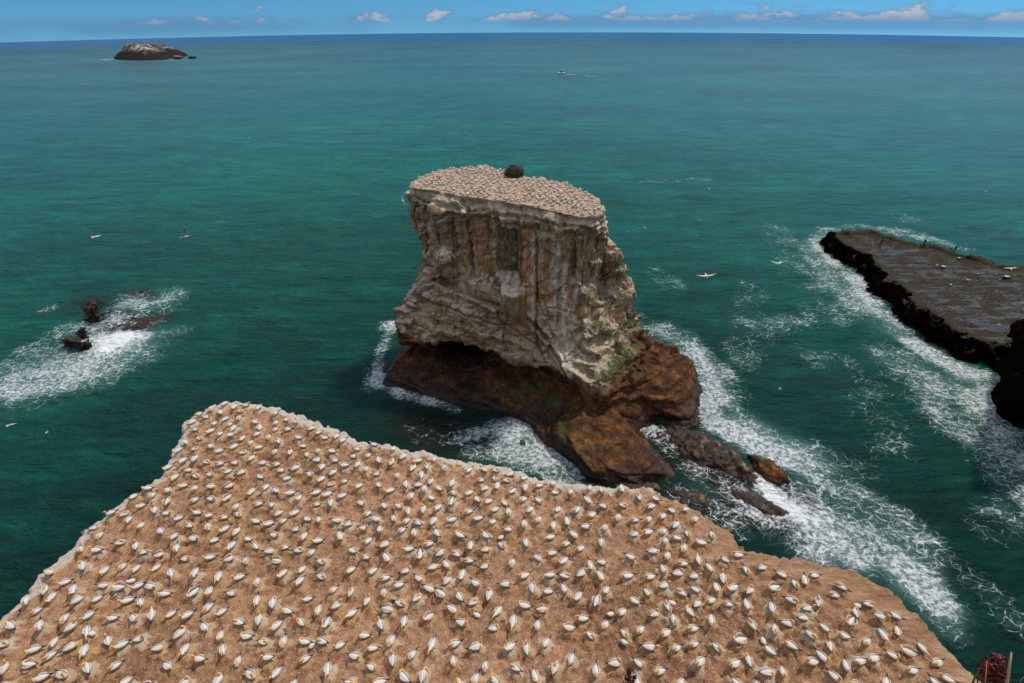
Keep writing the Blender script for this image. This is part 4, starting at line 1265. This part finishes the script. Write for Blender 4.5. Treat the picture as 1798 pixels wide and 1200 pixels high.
NECKS = {
 # head laid back between the wings, bill tucked
 'tucked': dict(path=[(.235, .00, .235), (.225, .015, .285), (.165, .03, .315), (.10, .03, .315), (.045, .015, .30), (.0, .0, .275), (-.04, -.005, .25)],
                rad=[(.068, .065), (.060, .055), (.062, .055), (.066, .060), (.058, .052), (.028, .025), (.006, .006)],
                cols=[WHITE, BUFF, GOLD, GOLD, GOLD, BILL, BILL]),
 'upright': dict(path=[(.235, 0, .24), (.235, 0, .31), (.215, 0, .38), (.225, 0, .435), (.27, 0, .455), (.315, 0, .448), (.36, 0, .435), (.42, 0, .42)],
                 rad=[(.066, .062), (.054, .052), (.052, .050), (.058, .056), (.060, .055), (.040, .036), (.017, .018), (.003, .004)],
                 cols=[WHITE, BUFF, GOLD, GOLD, GOLD, GOLD, BILL, BILL]),
 'sidelook': dict(path=[(.24, .01, .23), (.255, .02, .29), (.24, .04, .34), (.22, .085, .355), (.19, .13, .345), (.165, .16, .33), (.13, .20, .31), (.10, .24, .29)],
                  rad=[(.066, .062), (.056, .054), (.055, .053), (.061, .058), (.056, .052), (.030, .028), (.013, .014), (.003, .003)],
                  cols=[WHITE, BUFF, GOLD, GOLD, GOLD, BILL, BILL, BILL]),
 'preening': dict(path=[(.25, -.02, .23), (.275, -.05, .27), (.27, -.11, .27), (.22, -.16, .235), (.165, -.18, .21), (.12, -.175, .195), (.07, -.165, .18)],
                  rad=[(.066, .062), (.058, .056), (.058, .055), (.060, .056), (.042, .040), (.015, .015), (.004, .004)],
                  cols=[WHITE, BUFF, GOLD, GOLD, GOLD, BILL, BILL]),
 'reaching': dict(path=[(.26, 0, .225), (.33, 0, .25), (.39, 0, .25), (.45, 0, .225), (.49, 0, .19), (.52, 0, .15), (.55, 0, .10)],
                  rad=[(.064, .062), (.048, .046), (.043, .042), (.049, .046), (.038, .034), (.016, .017), (.004, .004)],
                  cols=[WHITE, BUFF, GOLD, GOLD, GOLD, BILL, BILL]),
 'forward': dict(path=[(.25, 0, .235), (.275, 0, .29), (.285, 0, .34), (.32, 0, .375), (.37, 0, .37), (.41, 0, .355), (.46, 0, .335), (.51, 0, .315)],
                 rad=[(.066, .062), (.055, .054), (.053, .051), (.060, .057), (.052, .048), (.022, .022), (.011, .013), (.003, .003)],
                 cols=[WHITE, BUFF, GOLD, GOLD, GOLD, BILL, BILL, BILL]),
}
POSES = [
 ('tucked', 0, 0, 0, .24, 'dozing gannet, head tucked'),
 ('sidelook', 0, 0, 0, .15, 'sitting gannet glancing sideways'),
 ('preening', 0, 0, 0, .14, 'sitting gannet preening'),
 ('forward', 0, 0, 0, .17, 'sitting gannet, head forward'),
 ('upright', 0, 0, 0, .15, 'sitting gannet, neck raised'),
 ('upright', 0, .13, 0, .05, 'standing gannet, neck upright'),
 ('reaching', 0, .04, .03, .05, 'gannet reaching down'),
 ('preening', .45, .05, 0, .05, 'gannet with half-open wings'),
]
pose_meshes = [bird_mesh('gannet', NECKS[n], o, 10, l, tu) for n, o, l, tu, w, lb in POSES]
low_meshes = [bird_mesh('gannet', NECKS[n], o, 6, l, tu, False) for n, o, l, tu, w, lb in POSES]
pw = np.array([p[4] for p in POSES]); pw /= pw.sum()


def facing(ang):
    """ang: heading in world (0 = +X = right of the picture)"""
    a = (math.degrees(ang)+360) % 360
    names = ['right', 'far right', 'the sea', 'far left', 'left', 'near left', 'the viewer', 'near right']
    return names[int((a+22.5)//45) % 8]


def build_birds():
    zs = ground_at(BP[:, 0], BP[:, 1])
    h, _, _ = mound(BP[:, 0].copy(), BP[:, 1].copy())
    items = []
    r = np.random.default_rng(23)
    for (x, y), z, hh in zip(BP, zs, h):
        px, py = project(x, y, z+.2)
        right = smooth01(8, 16, np.array([x]))[0]; sd_ = signed_dist(np.array([x]), np.array([y]), plateau_poly)[0]
        z = z + hh - right*smooth01(-3.2, 0, np.array([sd_]))[0]*.55
        inframe = -15 < px < 1813 and py < 1216
        if not inframe: continue
        ang = r.choice([math.radians(200), math.radians(340), math.radians(250), math.radians(70)], p=[.36, .26, .26, .12]) + r.normal(0, .75)
        k = int(r.choice(len(POSES), p=pw))
        depth = math.sqrt(x*x+y*y+(H-z)**2)
        items.append((depth, x, y, z-.02, ang, k, px, py, r.uniform(.76, .96)))
    items.sort(key=lambda q: q[0])
    N_IND = 276
    seen = set()
    for i, (dep, x, y, z, ang, k, px, py, s) in enumerate(items[:N_IND]):
        o = bpy.data.objects.new('gannet', pose_meshes[k]); COL.objects.link(o)
        o.location = (x, y, z); o.rotation_euler = (r.normal(0, .05), r.normal(0, .05), ang); o.scale = (s, s, s)
        fx = px/17.98; fy = min(py/12, 99.9)
        lb = f"{POSES[k][5]}, facing {facing(ang)}, {fx:.0f}% across and {fy:.0f}% down the photo"
        if lb in seen: lb = f"{POSES[k][5]}, facing {facing(ang)}, {fx:.1f}% across and {fy:.1f}% down the photo"
        seen.add(lb)
        tag(o, lb, 'seabird', 'gannets nesting on the near headland')
    rest = items[N_IND:]
    # everything further off: one mass of birds
    VV = []; FF = []; CC = []; n = 0
    cache = {}
    for k, me in enumerate(low_meshes):
        co = get_co(me)
        fq = [tuple(p.vertices) for p in me.polygons]
        ca = np.empty(len(me.vertices)*4, np.float32); me.attributes['col'].data.foreach_get('color', ca)
        cache[k] = (co, fq, ca.reshape(-1, 4)[:, :3])
    def put(x, y, z, ang, k, s):
        nonlocal n
        co, fq, ca = cache[k]
        c_, s_ = math.cos(ang), math.sin(ang)
        q = co*s
        VV.append(np.stack([x+q[:, 0]*c_-q[:, 1]*s_, y+q[:, 0]*s_+q[:, 1]*c_, z+q[:, 2]], 1)); CC.append(ca)
        FF.extend([tuple(i+n for i in f) for f in fq]); n += len(co)
    for (dep, x, y, z, ang, k, px, py, s) in rest: put(x, y, z, ang, k, s)
    sp = poisson(top_ring_xy, .52, 1.25, lambda x, y: .3, 30000, 9)
    cnt = 0
    bush = BUSH
    for x, y in sp:
        if (x-bush[0])**2+(y-bush[1])**2 < 2.2**2: continue
        z, dd = stack_top_z(x, y)
        if dd > .4: continue
        k = int(r.choice(len(POSES), p=pw))
        if r.random() < .35: k = 5
        put(x, y, z-.02, r.uniform(0, 6.28), k, r.uniform(.95, 1.12)); cnt += 1
    V = np.concatenate(VV); me = mesh_from('gannet_colony', V, FF)
    # triangles and quads mixed: colours by vertex
    cattr(me, 'col', np.concatenate(CC)); me.materials.append(M_FEATHER)
    o = link('gannet_colony', me)
    tag(o, 'mass of white gannets crowding the far part of the headland and the stack top', 'bird colony', kind='stuff')
    print('birds', len(items), 'stack', cnt)


BUSH = at(903, 309, 34.1)
build_birds()


def chick_mesh():
    V, F = sweep([(-.16, 0, .08), (-.12, 0, .10), (0, 0, .11), (.1, 0, .12), (.15, 0, .17), (.18, 0, .21), (.22, 0, .21), (.27, 0, .20)],
                 [(.02, .02), (.085, .08), (.12, .10), (.095, .09), (.055, .055), (.05, .05), (.022, .022), (.004, .004)], 10)
    me = mesh_from('gannet_chick', V, F)
    cattr(me, 'col', [FLUFF]*60 + [(.12, .12, .13)]*20); me.materials.append(M_FEATHER)
    return me


cm = chick_mesh()
for px, py, wh in [(838, 1080, 'left of centre'), (1072, 1080, 'right of centre'), (1095, 1131, 'bottom centre'), (1180, 1062, 'right middle'),
                   (165, 1118, 'bottom left'), (232, 1022, 'left side'), (548, 1135, 'bottom, left of centre'), (1505, 1065, 'right side'), (880, 945, 'upper middle'), (1340, 1125, 'bottom right')]:
    p = at(px, py, 34.1)
    z = float(ground_at(p[0], p[1])[0]) + float(mound(np.array([p[0]]), np.array([p[1]]))[0][0])
    o = link('gannet_chick', cm, loc=(p[0], p[1], z)); o.rotation_euler = (0, 0, random.uniform(0, 6))
    tag(o, f"fluffy white gannet chick, {wh}, {px/17.98:.0f}% across and {py/12:.0f}% down the photo", 'chick', 'gannet chicks among the nests')


def flying_mesh(name, flap=.0, gull=False, bank=0):
    V = []; F = []; C = []
    def add(vf, cols, seg_):
        n = len(V); V.extend(vf[0]); F.extend([tuple(i+n for i in q) for q in vf[1]])
        for c in cols: C.extend([c]*seg_)
    hd = WHITE if gull else GOLD
    add(sweep([(-.52, 0, .0), (-.42, 0, 0), (-.3, 0, 0), (-.15, 0, 0), (.0, 0, 0), (.15, 0, .0), (.25, 0, .01), (.32, 0, .02), (.38, 0, .02), (.43, 0, .01), (.50, 0, 0)],
              [(.01, .005), (.05, .012), (.05, .03), (.085, .07), (.10, .085), (.09, .08), (.06, .058), (.048, .048), (.042, .04), (.02, .02), (.003, .003)], 8),
        [BLACK if not gull else WHITE, WHITE, WHITE, WHITE, WHITE, WHITE, hd if not gull else WHITE, hd, hd, BILL, BILL], 8)
    for s in (-1, 1):
        span = [(.10, .05), (.14, .25), (.10, .45), (.0, .68), (-.14, .88), (-.26, 1.0)]
        ch = [.13, .12, .105, .085, .055, .012]
        path = [(x, s*y, .03 + flap*math.sin(y*1.7)*y*.8) for x, y in span]
        add(sweep(path, [(c, .014) for c in ch], 8, up=(0, 0, 1)), [WHITE, WHITE, WHITE, WHITE if gull else (.5, .5, .5), BLACK, BLACK], 8)
    # dark trailing edge
    V2 = np.array([tuple(v) for v in V]); C2 = np.array(C)
    if not gull:
        w = (np.abs(V2[:, 1]) > .15) & (V2[:, 0] < .02 - .25*np.clip(np.abs(V2[:, 1])-.6, 0, 1)); C2[w] = BLACK
    me = mesh_from(name, V2, F); cattr(me, 'col', C2); me.materials.append(M_FEATHER)
    return me


fm = [flying_mesh('gannet', .1), flying_mesh('gannet', .45), flying_mesh('gannet', -.3)]
gm = flying_mesh('seagull', .2, True)
for px, py, dep, k, hdg, bank, lb in [
    (170, 416, 62, 0, 250, 12, 'gannet gliding over the green sea, farther left of the pair above the left rocks'),
    (325, 416, 64, 1, 215, 35, 'gannet banking with raised wings over the sea, right one of the pair'),
    (707, 352, 74, 0, 95, 75, 'gannet flying edge-on beside the top left corner of the sea stack'),
    (1240, 484, 50, 0, 262, 8, 'gannet with wide spread wings flying right of the sea stack'),
    (1369, 462, 66, 1, 235, 20, 'gannet flying between the sea stack and the rock shelf'),
    (1775, 472, 76, 0, 60, -15, 'white gannet passing in front of the rock shelf at the right edge'),
    (20, 746, 55, 2, 205, 35, 'white gannet gliding low at the left edge below the foam patch')]:
    q = at_depth(px, py, dep)
    o = link('gannet', fm[k], loc=tuple(q)); o.rotation_euler = (math.radians(bank), 0, math.radians(hdg)); o.scale = (1.3,)*3 if px < 1300 and px not in (1240, 20, 707) or px == 1369 else (1.1,)*3
    tag(o, lb, 'seabird')
for px, py, dep, hdg, lb in [
    (437, 243, 230, 20, 'tiny white bird over open water, high on the left half'),
    (1731, 336, 170, 40, 'tiny white bird over the water above the rock shelf'),
    (1245, 332, 170, 0, 'tiny bird over the swell right of the stack top'),
    (1132, 400, 120, 30, 'small white bird right of the stack near its upper edge'),
    (1370, 683, 80, 160, 'small white bird low over the water right of the stack foot'),
    (1580, 683, 110, 200, 'small white bird over the foam streaks below the rock shelf'),
    (82, 760, 75, 210, 'speck of a white bird at the left below the foam patch')]:
    q = at_depth(px, py, dep)
    o = link('seagull', gm, loc=tuple(q)); o.rotation_euler = (math.radians(15), 0, math.radians(hdg)); o.scale = (.55, .55, .55)
    tag(o, lb, 'seabird', 'distant small birds')


# ------------------------------------------------------------------ plants
def leaf_cloud(center, radii, n, size, cols, seed, squash_bottom=True, droop=0.):
    r = np.random.default_rng(seed)
    u = r.normal(size=(n, 3)); u /= np.linalg.norm(u, axis=1)[:, None]
    rad = r.uniform(.55, 1.0, n)**.5
    lump = 1 + .22*perlin(u*2.3+seed, seed)
    P = u*rad[:, None]*lump[:, None]*np.array(radii)
    if squash_bottom: P[:, 2] = np.where(P[:, 2] < 0, P[:, 2]*.25, P[:, 2])
    P += np.array(center)
    a = r.normal(size=(n, 3)); a /= np.linalg.norm(a, axis=1)[:, None]
    b = np.cross(a, u); b /= np.linalg.norm(b, axis=1)[:, None]+1e-6
    s = size*r.uniform(.6, 1.3, n)[:, None]
    V = np.stack([P-a*s, P+b*s*.45, P+a*s, P-b*s*.45], 1).reshape(-1, 3)
    F = np.arange(n*4).reshape(-1, 4)
    c = np.array(cols)[r.integers(0, len(cols), n)]*r.uniform(.7, 1.3, (n, 1))
    return V, F, np.repeat(c, 4, 0)


M_STEM = plain('plant_stem', (.16, .11, .07), .8)


def shrub(name, loc, radii, n, size, cols, seed, label, cat='shrub'):
    root = bpy.data.objects.new(name, None); COL.objects.link(root); root.location = tuple(loc)
    V, F, C_ = leaf_cloud((0, 0, radii[2]*.15), radii, n, size, cols, seed)
    me = mesh_from('foliage', V, F, False); cattr(me, 'col', C_)
    link('foliage', me, M_LEAF, root)
    parts = []
    for k in range(7):
        a = k*.9; e = (math.cos(a)*radii[0]*.6, math.sin(a)*radii[1]*.6, radii[2]*.7)
        parts.append(sweep([(0, 0, -.2), (e[0]*.4, e[1]*.4, e[2]*.5), e], [.08*radii[0], .05*radii[0], .015*radii[0]], 6))
    v, f = join_vf(parts)
    link('stem', mesh_from('stem', v, f), M_STEM, root)
    tag(root, label, cat)
    return root


GREENS = [(.035, .05, .012), (.05, .07, .018), (.022, .035, .010), (.08, .07, .03)]
bz, _ = stack_top_z(BUSH[0], BUSH[1])
shrub('bush', (BUSH[0], BUSH[1], bz+.15), (1.75, 1.5, 1.55), 5200, .11, GREENS+[(.06, .03, .015)], 3, 'round dark green bush standing alone on the far edge of the stack top')
for px, py, z, rr, n, seed, lb in [(1092, 476, 23.0, (1.3, 1.3, 1.7), 2600, 5, 'green plants growing on the upper right-hand edge of the stack'),
                                   (1112, 552, 15.6, (1.3, 1.3, 1.5), 2400, 6, 'lower clump of green plants on the right-hand edge of the stack')]:
    q = at(px, py, z); q[1] += .8; q[0] -= .5; q[2] -= .8
    shrub('cliff_plant', q, rr, n, .10, [(.06, .08, .015), (.10, .12, .03), (.04, .05, .012), (.16, .15, .08)], seed, lb, 'plant')


def near_plants():
    dep = 3.0
    root = bpy.data.objects.new('flowering_plant', None); COL.objects.link(root)
    base = at_depth(1748, 1235, dep); base[2] -= .25
    root.location = tuple(base)
    tag(root, 'dark red flower cluster on a stalk rising at the bottom right corner', 'flower')
    def loc(px, py, d=dep): return at_depth(px, py, d)-base
    r = np.random.default_rng(4)
    # flower head: many small petals in clumps
    cl = []
    for cx, cy, s in [(1738, 1168, .045), (1752, 1160, .04), (1742, 1180, .05), (1758, 1175, .04), (1730, 1178, .035), (1750, 1192, .04), (1762, 1186, .03)]:
        c = loc(cx, cy)
        V, F, C_ = leaf_cloud(c, (s, s, s), 170, .011, [(.09, .006, .008), (.16, .012, .014), (.05, .004, .006), (.12, .02, .012)], int(cx), False)
        cl.append((V, F, C_))
    V = np.concatenate([c[0] for c in cl]); F = np.concatenate([c[1]+i*170*4 for i, c in enumerate(cl)]); C_ = np.concatenate([c[2] for c in cl])
    me = mesh_from('blossom', V, F, False); cattr(me, 'col', C_); link('blossom', me, M_LEAF, root)
    parts = []
    for px, py in [(1738, 1170), (1755, 1165), (1746, 1185), (1728, 1180), (1762, 1188)]:
        e = loc(px, py); parts.append(sweep([(0, 0, 0), tuple(e*.5+np.array([.01, 0, 0])), tuple(e)], [.008, .005, .003], 6))
    v, f = join_vf(parts); me = mesh_from('stalk', v, f); cattr(me, 'col', [(.07, .02, .012)]*len(v)); link('stalk', me, M_LEAF, root)
    # fine pink-red hairs at the foot
    parts = []
    for k in range(60):
        a = loc(1735+r.uniform(-22, 25), 1188+r.uniform(-5, 15)); b = a+np.array([r.uniform(-.03, .03), r.uniform(-.02, .02), r.uniform(.01, .05)])
        parts.append(sweep([tuple(a), tuple((a+b)/2), tuple(b)], [.0012, .0012, .0006], 4))
    v, f = join_vf(parts); me = mesh_from('stamens', v, f); cattr(me, 'col', [(.35, .09, .08)]*len(v)); link('stamens', me, M_LEAF, root)
    parts = []
    for pts in [[(1700, 1225), (1712, 1188), (1728, 1166)], [(1722, 1222), (1716, 1195), (1718, 1172)], [(1795, 1225), (1788, 1200), (1798, 1188)]]:
        P = [tuple(loc(*q)) for q in pts]
        parts.append(sweep([(P[0][0], P[0][1], P[0][2]-.2)]+P, [(.006, .002), (.008, .002), (.006, .0015), (.0012, .0008)], 6))
    v, f = join_vf(parts); me = mesh_from('leaf_blades', v, f); cattr(me, 'col', [(.06, .07, .02)]*len(v)); link('leaf_blades', me, M_LEAF, root)
    # pale bare stick
    P = [at_depth(1764, 1225, 2.8), at_depth(1768, 1200, 2.8), at_depth(1772, 1172, 2.8), at_depth(1776, 1146, 2.8)]
    v, f = sweep([(P[0][0], P[0][1], P[0][2]-.4)]+[tuple(p) for p in P], [.009, .008, .007, .006, .004], 8)
    me = mesh_from('bare_stick', v, f); cattr(me, 'col', [(.30, .24, .17)]*len(v)); 
    tag(link('bare_stick', me, M_LEAF), 'pale bare stick standing right of the red flower at the bottom right corner', 'stick')
    v, f = sweep([tuple(at_depth(1712, 1230, 2.9)-np.array([0, 0, .4])), tuple(at_depth(1730, 1200, 2.9)), tuple(at_depth(1733, 1160, 2.9))], [.005, .003, .0015], 6)
    me = mesh_from('bare_stick', v, f); cattr(me, 'col', [(.30, .20, .13)]*len(v))
    tag(link('bare_stick', me, M_LEAF), 'thin brown twig just left of the red flower at the bottom right corner', 'stick')
    # dark red flower spike in the middle of the lower edge
    root = bpy.data.objects.new('flower_spike', None); COL.objects.link(root)
    b2 = at_depth(1108, 1230, 2.6); b2[2] -= .25; root.location = tuple(b2)
    tag(root, 'narrow dark purple-red flower spike poking up at the lower edge, right of centre', 'flower')
    cl = []
    for k, (cx, cy, s) in enumerate([(1104, 1180, .012), (1103, 1190, .016), (1108, 1196, .02), (1100, 1200, .02), (1112, 1204, .022), (1106, 1214, .025), (1114, 1190, .010)]):
        c = at_depth(cx, cy, 2.6)-b2
        cl.append(leaf_cloud(c, (s, s, s*1.6), 60, .007, [(.06, .005, .012), (.10, .01, .02), (.03, .003, .008)], k+50, False))
    V = np.concatenate([c[0] for c in cl]); F = np.concatenate([c[1]+i*60*4 for i, c in enumerate(cl)]); C_ = np.concatenate([c[2] for c in cl])
    me = mesh_from('blossom', V, F, False); cattr(me, 'col', C_); link('blossom', me, M_LEAF, root)
    e = at_depth(1104, 1180, 2.6)-b2
    v, f = sweep([(0, 0, -.15), tuple(e*.5), tuple(e)], [.006, .004, .002], 6)
    me = mesh_from('stalk', v, f); cattr(me, 'col', [(.06, .02, .012)]*len(v)); link('stalk', me, M_LEAF, root)


near_plants()


def near_ground_sticks():
    m = plain('driftwood', (.42, .34, .25), .9)
    for pts, w, lb in [
        ([(627, 1018), (638, 1040), (655, 1062), (668, 1074), (674, 1083)], .018, 'bent pale twig lying among nests left of the weathered board'),
        ([(700, 1062), (716, 1068), (735, 1084)], .016, 'short straight twig at the right end of the weathered board'),
        ([(872, 976), (880, 984), (886, 986)], .02, 'small white twig lying between nests in the upper middle of the headland'),
        ([(346, 1102), (360, 1108), (378, 1116)], .018, 'thin twig on the ground at the lower left of the headland'),
        ([(822, 1070), (832, 1080), (838, 1086)], .014, 'short twig by a chick left of the lower centre'),
        ([(92, 1096), (150, 1078), (170, 1074)], .014, 'long thin twig lying in the left part of the headland')]:
        P = []
        for a, b in pts:
            q = at(a, b, 34.05); z = float(ground_at(q[0], q[1])[0])+float(mound(np.array([q[0]]), np.array([q[1]]))[0][0]); P.append((q[0], q[1], z+w*.8))
        v, f = sweep(P, [w]*(len(P)-1)+[w*.4], 6)
        tag(link('twig', mesh_from('twig', v, f), m), lb, 'twig')
    a = at(678, 1040, 34.1); b = at(706, 1062, 34.1)
    z = float(ground_at(a[0], a[1])[0])+.06
    d = Vector((b[0]-a[0], b[1]-a[1], 0)).normalized(); s = Vector((-d.y, d.x, 0))*.09
    A = Vector((a[0], a[1], z+.03)); B = Vector((b[0], b[1], z))
    pts = [A+s, A-s, B-s*.8, B+s*.9]
    v, f = hull([tuple(p) for p in pts]+[tuple(p+Vector((0, 0, .045))) for p in pts])
    tag(link('board', mesh_from('board', v, f, False), plain('weathered_wood', (.34, .30, .26), .9, .3, 20)), 'short weathered grey board lying among the nests', 'board')


near_ground_sticks()


# ------------------------------------------------------------------ people and their things on the shelf
def shelf_point(px, py):
    d = ray(px, py); d = Vector(d/np.linalg.norm(d))
    hit = shelf_tree.ray_cast(Vector((0, 0, H)), d)
    for k in range(12):
        if hit[0] is not None and hit[0].z > 3.2: break
        py += 1
        d = ray(px, py); d = Vector(d/np.linalg.norm(d)); hit = shelf_tree.ray_cast(Vector((0, 0, H)), d)
    if hit[0] is None:
        q = at(px, py, SHZ); return Vector((q[0], q[1], SHZ))
    return hit[0]


def person(px, py, ang, shirt, trousers, label, hat=None, lean=0., height=1.75, rod=True):
    k = height/1.75
    p = shelf_point(px, py)
    parts = []
    S = lambda path, rad, seg=10: parts.append(sweep(path, rad, seg))
    S([(-.02, 0, .88), (0, 0, 1.0), (.01+lean*.1, 0, 1.2), (.02+lean*.25, 0, 1.40), (.02+lean*.3, 0, 1.47), (.03+lean*.32, 0, 1.53)], [(.15, .10), (.155, .11), (.165, .115), (.19, .11), (.11, .08), (.05, .05)])
    hx = .04+lean*.35
    S([(hx-.01, 0, 1.50), (hx, 0, 1.57), (hx+.01, 0, 1.65), (hx+.005, 0, 1.72), (hx, 0, 1.755)], [(.05, .055), (.068, .085), (.078, .098), (.062, .08), (.02, .02)])
    for s in (-1, 1):
        S([(0, s*.085, .92), (.02+.04*s, s*.10, .50), (-.01+.05*s, s*.11, .08), (-.01+.05*s, s*.11, .0)], [(.09, .09), (.06, .065), (.045, .05), (.05, .05)])
        S([(-.05+.05*s, s*.11, .03), (.05+.05*s, s*.115, .035), (.16+.05*s, s*.12, .02)], [(.045, .04), (.045, .035), (.03, .02)], 8)
        S([(.02+lean*.25, s*.19, 1.42), (.10+lean*.25, s*.235, 1.18), (.28+lean*.25, s*.13, 1.13), (.36+lean*.25, s*.06, 1.16)], [(.055, .05), (.042, .042), (.034, .034), (.03, .036)], 8)
    if hat:
        S([(hx, 0, 1.70), (hx, 0, 1.705), (hx, 0, 1.72), (hx, 0, 1.80)], [(.15, .15), (.15, .15), (.09, .10), (.06, .07)])
    V, F = join_vf(parts)
    me = remesh(mesh_from('person', V, F), .022)
    co = get_co(me)
    col = np.array([trousers]*len(co))
    col[co[:, 2] > .93] = shirt
    skin = (.45, .27, .19)
    armr = (co[:, 0] > .30+lean*.25) & (co[:, 2] > 1.0) & (co[:, 2] < 1.3); col[armr] = skin
    col[co[:, 2] > 1.50] = skin
    hair = (co[:, 2] > 1.69) | ((co[:, 2] > 1.56) & (co[:, 0] < hx-.03)); col[hair] = hat if hat else (.03, .02, .015)
    col[co[:, 2] < .07] = (.05, .05, .05)
    set_co(me, co*k)
    cattr(me, 'col', col)
    o = link('person', me, M_CLOTH, loc=(p.x, p.y, p.z-.01)); o.rotation_euler = (0, 0, ang)
    tag(o, label, 'person')
    if rod:
        c_, s_ = math.cos(ang), math.sin(ang)
        W = lambda x, y, z: (p.x+(x*c_-y*s_)*k, p.y+(x*s_+y*c_)*k, p.z+z*k)
        v, f = sweep([W(.15+lean*.25, 0, 1.0), W(.38+lean*.25, 0, 1.17), W(1.3, 0, 1.75), W(2.3, 0, 2.2), W(3.0, 0, 2.35)], [.018, .015, .010, .007, .004], 6)
        root = bpy.data.objects.new('fishing_rod', mesh_from('fishing_rod', v, f)); COL.objects.link(root)
        root.data.materials.append(M_ROD)
        tag(root, 'thin dark fishing rod held by the ' + label.split(' by ')[0].split(' on ')[0].replace('person in ', 'angler in '), 'fishing rod')
    return p


M_ROD = plain('rod', (.05, .045, .04), .5)
person(1545, 432, math.radians(80), (.02, .02, .022), (.025, .025, .03), 'person in dark clothes standing on the shelf nearest to its tip', rod=True, height=2.1)
person(1621, 432, math.radians(60), (.14, .015, .018), (.09, .012, .015), 'person in dark red standing on the far edge of the rock shelf', height=2.0)
person(1675, 443, math.radians(75), (.012, .012, .016), (.02, .02, .028), 'person in black by the far edge, between the red and pale figures', height=2.0)
person(1705, 447, math.radians(20), (.25, .38, .48), (.20, .34, .44), 'person in pale blue with a light hat on the far edge, rightmost', hat=(.5, .5, .48), lean=.4, height=1.75)
M_POLE = plain('bleached_pole', (.50, .48, .44), .7)
for a, b, lb in [((1528, 428), (1533, 436), 'pale pole leaning left of the dark-clothed angler'), ((1545, 434), (1552, 444), 'pale pole at the feet of the dark-clothed angler'),
                 ((1567, 431), (1570, 436), 'short pale pole right of the dark-clothed angler'), ((1606, 438), (1603, 448), 'pale pole stuck in the shelf in front of the red figure')]:
    q = shelf_point(*b); top = Vector((q.x+(a[0]-b[0])*.16, q.y, q.z+(b[1]-a[1])*.185))
    v, f = sweep([tuple(q-Vector((0, 0, .2))), tuple((q+top)/2), tuple(top)], [.05, .045, .03], 8)
    tag(link('pole', mesh_from('pole', v, f), M_POLE), lb, 'pole')


def bucket(px, py, mats, label, w=.32, h=.5):
    q = shelf_point(px, py)
    root = bpy.data.objects.new('bucket', None); COL.objects.link(root); root.location = tuple(q)
    n = 20; rings = []
    for r_, z in [(w*.8, 0), (w*.9, h*.5), (w, h), (w*1.06, h), (w*1.06, h-.04), (w, h-.04)]:
        rings.append([(r_*math.cos(2*math.pi*i/n), r_*math.sin(2*math.pi*i/n), z) for i in range(n)])
    v, f = loft(rings[:4]); link('tub', mesh_from('tub', v, f), mats[0], root)
    v, f = loft([[(r_*math.cos(2*math.pi*i/n), r_*math.sin(2*math.pi*i/n), z) for i in range(n)] for r_, z in [(w*1.08, h+.002), (w*1.08, h+.05), (w*.9, h+.07)]])
    link('lid', mesh_from('lid', v, f), mats[1], root)
    v, f = sweep([(w*math.cos(t), -w*.3, h+.02+w*1.0*math.sin(t)) for t in np.linspace(0, math.pi, 9)], [.015]*9, 6)
    link('handle', mesh_from('handle', v, f), M_ROD, root)
    tag(root, label, 'bucket')


def crate(px, py, mbody, mlid, label, sx=.7, sy=.45, h=.5, rot=.3):
    q = shelf_point(px, py)
    root = bpy.data.objects.new('fishing_box', None); COL.objects.link(root); root.location = tuple(q); root.rotation_euler = (0, 0, rot)
    def bx(x, y, z0, z1):
        bm = bmesh.new(); bmesh.ops.create_cube(bm, size=1)
        for v_ in bm.verts: v_.co = Vector((v_.co.x*x*2*(1 if v_.co.z > 0 else .92), v_.co.y*y*2*(1 if v_.co.z > 0 else .92), z0 if v_.co.z < 0 else z1))
        bmesh.ops.bevel(bm, geom=bm.edges[:], offset=.03, segments=2, affect='EDGES')
        me = bpy.data.meshes.new('box'); bm.to_mesh(me); bm.free(); return me
    link('box_body', bx(sx, sy, 0, h), mbody, root); link('box_lid', bx(sx*1.05, sy*1.05, h+.003, h+.12), mlid, root)
    v, f = sweep([(-.2, 0, h+.12), (-.18, 0, h+.2), (.18, 0, h+.2), (.2, 0, h+.12)], [.02]*4, 6)
    link('handle', mesh_from('handle', v, f), M_ROD, root)
    tag(root, label, 'box')


M_WHITEP = plain('white_plastic', (.42, .42, .41), .5); M_BLUEP = plain('blue_plastic', (.05, .14, .35), .4); M_DARKP = plain('dark_plastic', (.03, .03, .03), .5)
crate(1655, 471, M_BLUEP, M_WHITEP, 'blue box with a pale lid standing in the middle of the rock shelf', .42, .32, .42)
crate(1766, 489, M_DARKP, M_WHITEP, 'dark box with a white lid near the right edge of the photo', .55, .38, .45, .1)
crate(1683, 455, M_DARKP, M_WHITEP, 'low dark box with a white lid right of the angler in black', .36, .24, .25, .5)
bucket(1644, 468, (M_WHITEP, M_WHITEP), 'small white bucket just left of the blue box', .22, .35)
bucket(1698, 494, (M_WHITEP, M_WHITEP), 'small white bucket below the middle of the rock shelf', .22, .35)
bucket(1668, 503, (M_WHITEP, M_WHITEP), 'small white bucket nearest to the camera on the rock shelf', .22, .45)
for px, py, lb in [(1716, 482, 'white bird standing on the shelf left of the dark box'), (1748, 483, 'white bird standing nearest to the left side of the white-lidded box'), (1703, 493, 'white bird standing beside the bucket on the shelf'), (1755, 492, 'white bird standing below the white-lidded dark box')]:
    q = shelf_point(px, py)
    o = bpy.data.objects.new('seagull', pose_meshes[5]); COL.objects.link(o); o.location = tuple(q); o.scale = (.6, .6, .6); o.rotation_euler = (0, 0, px)
    tag(o, lb, 'seabird')
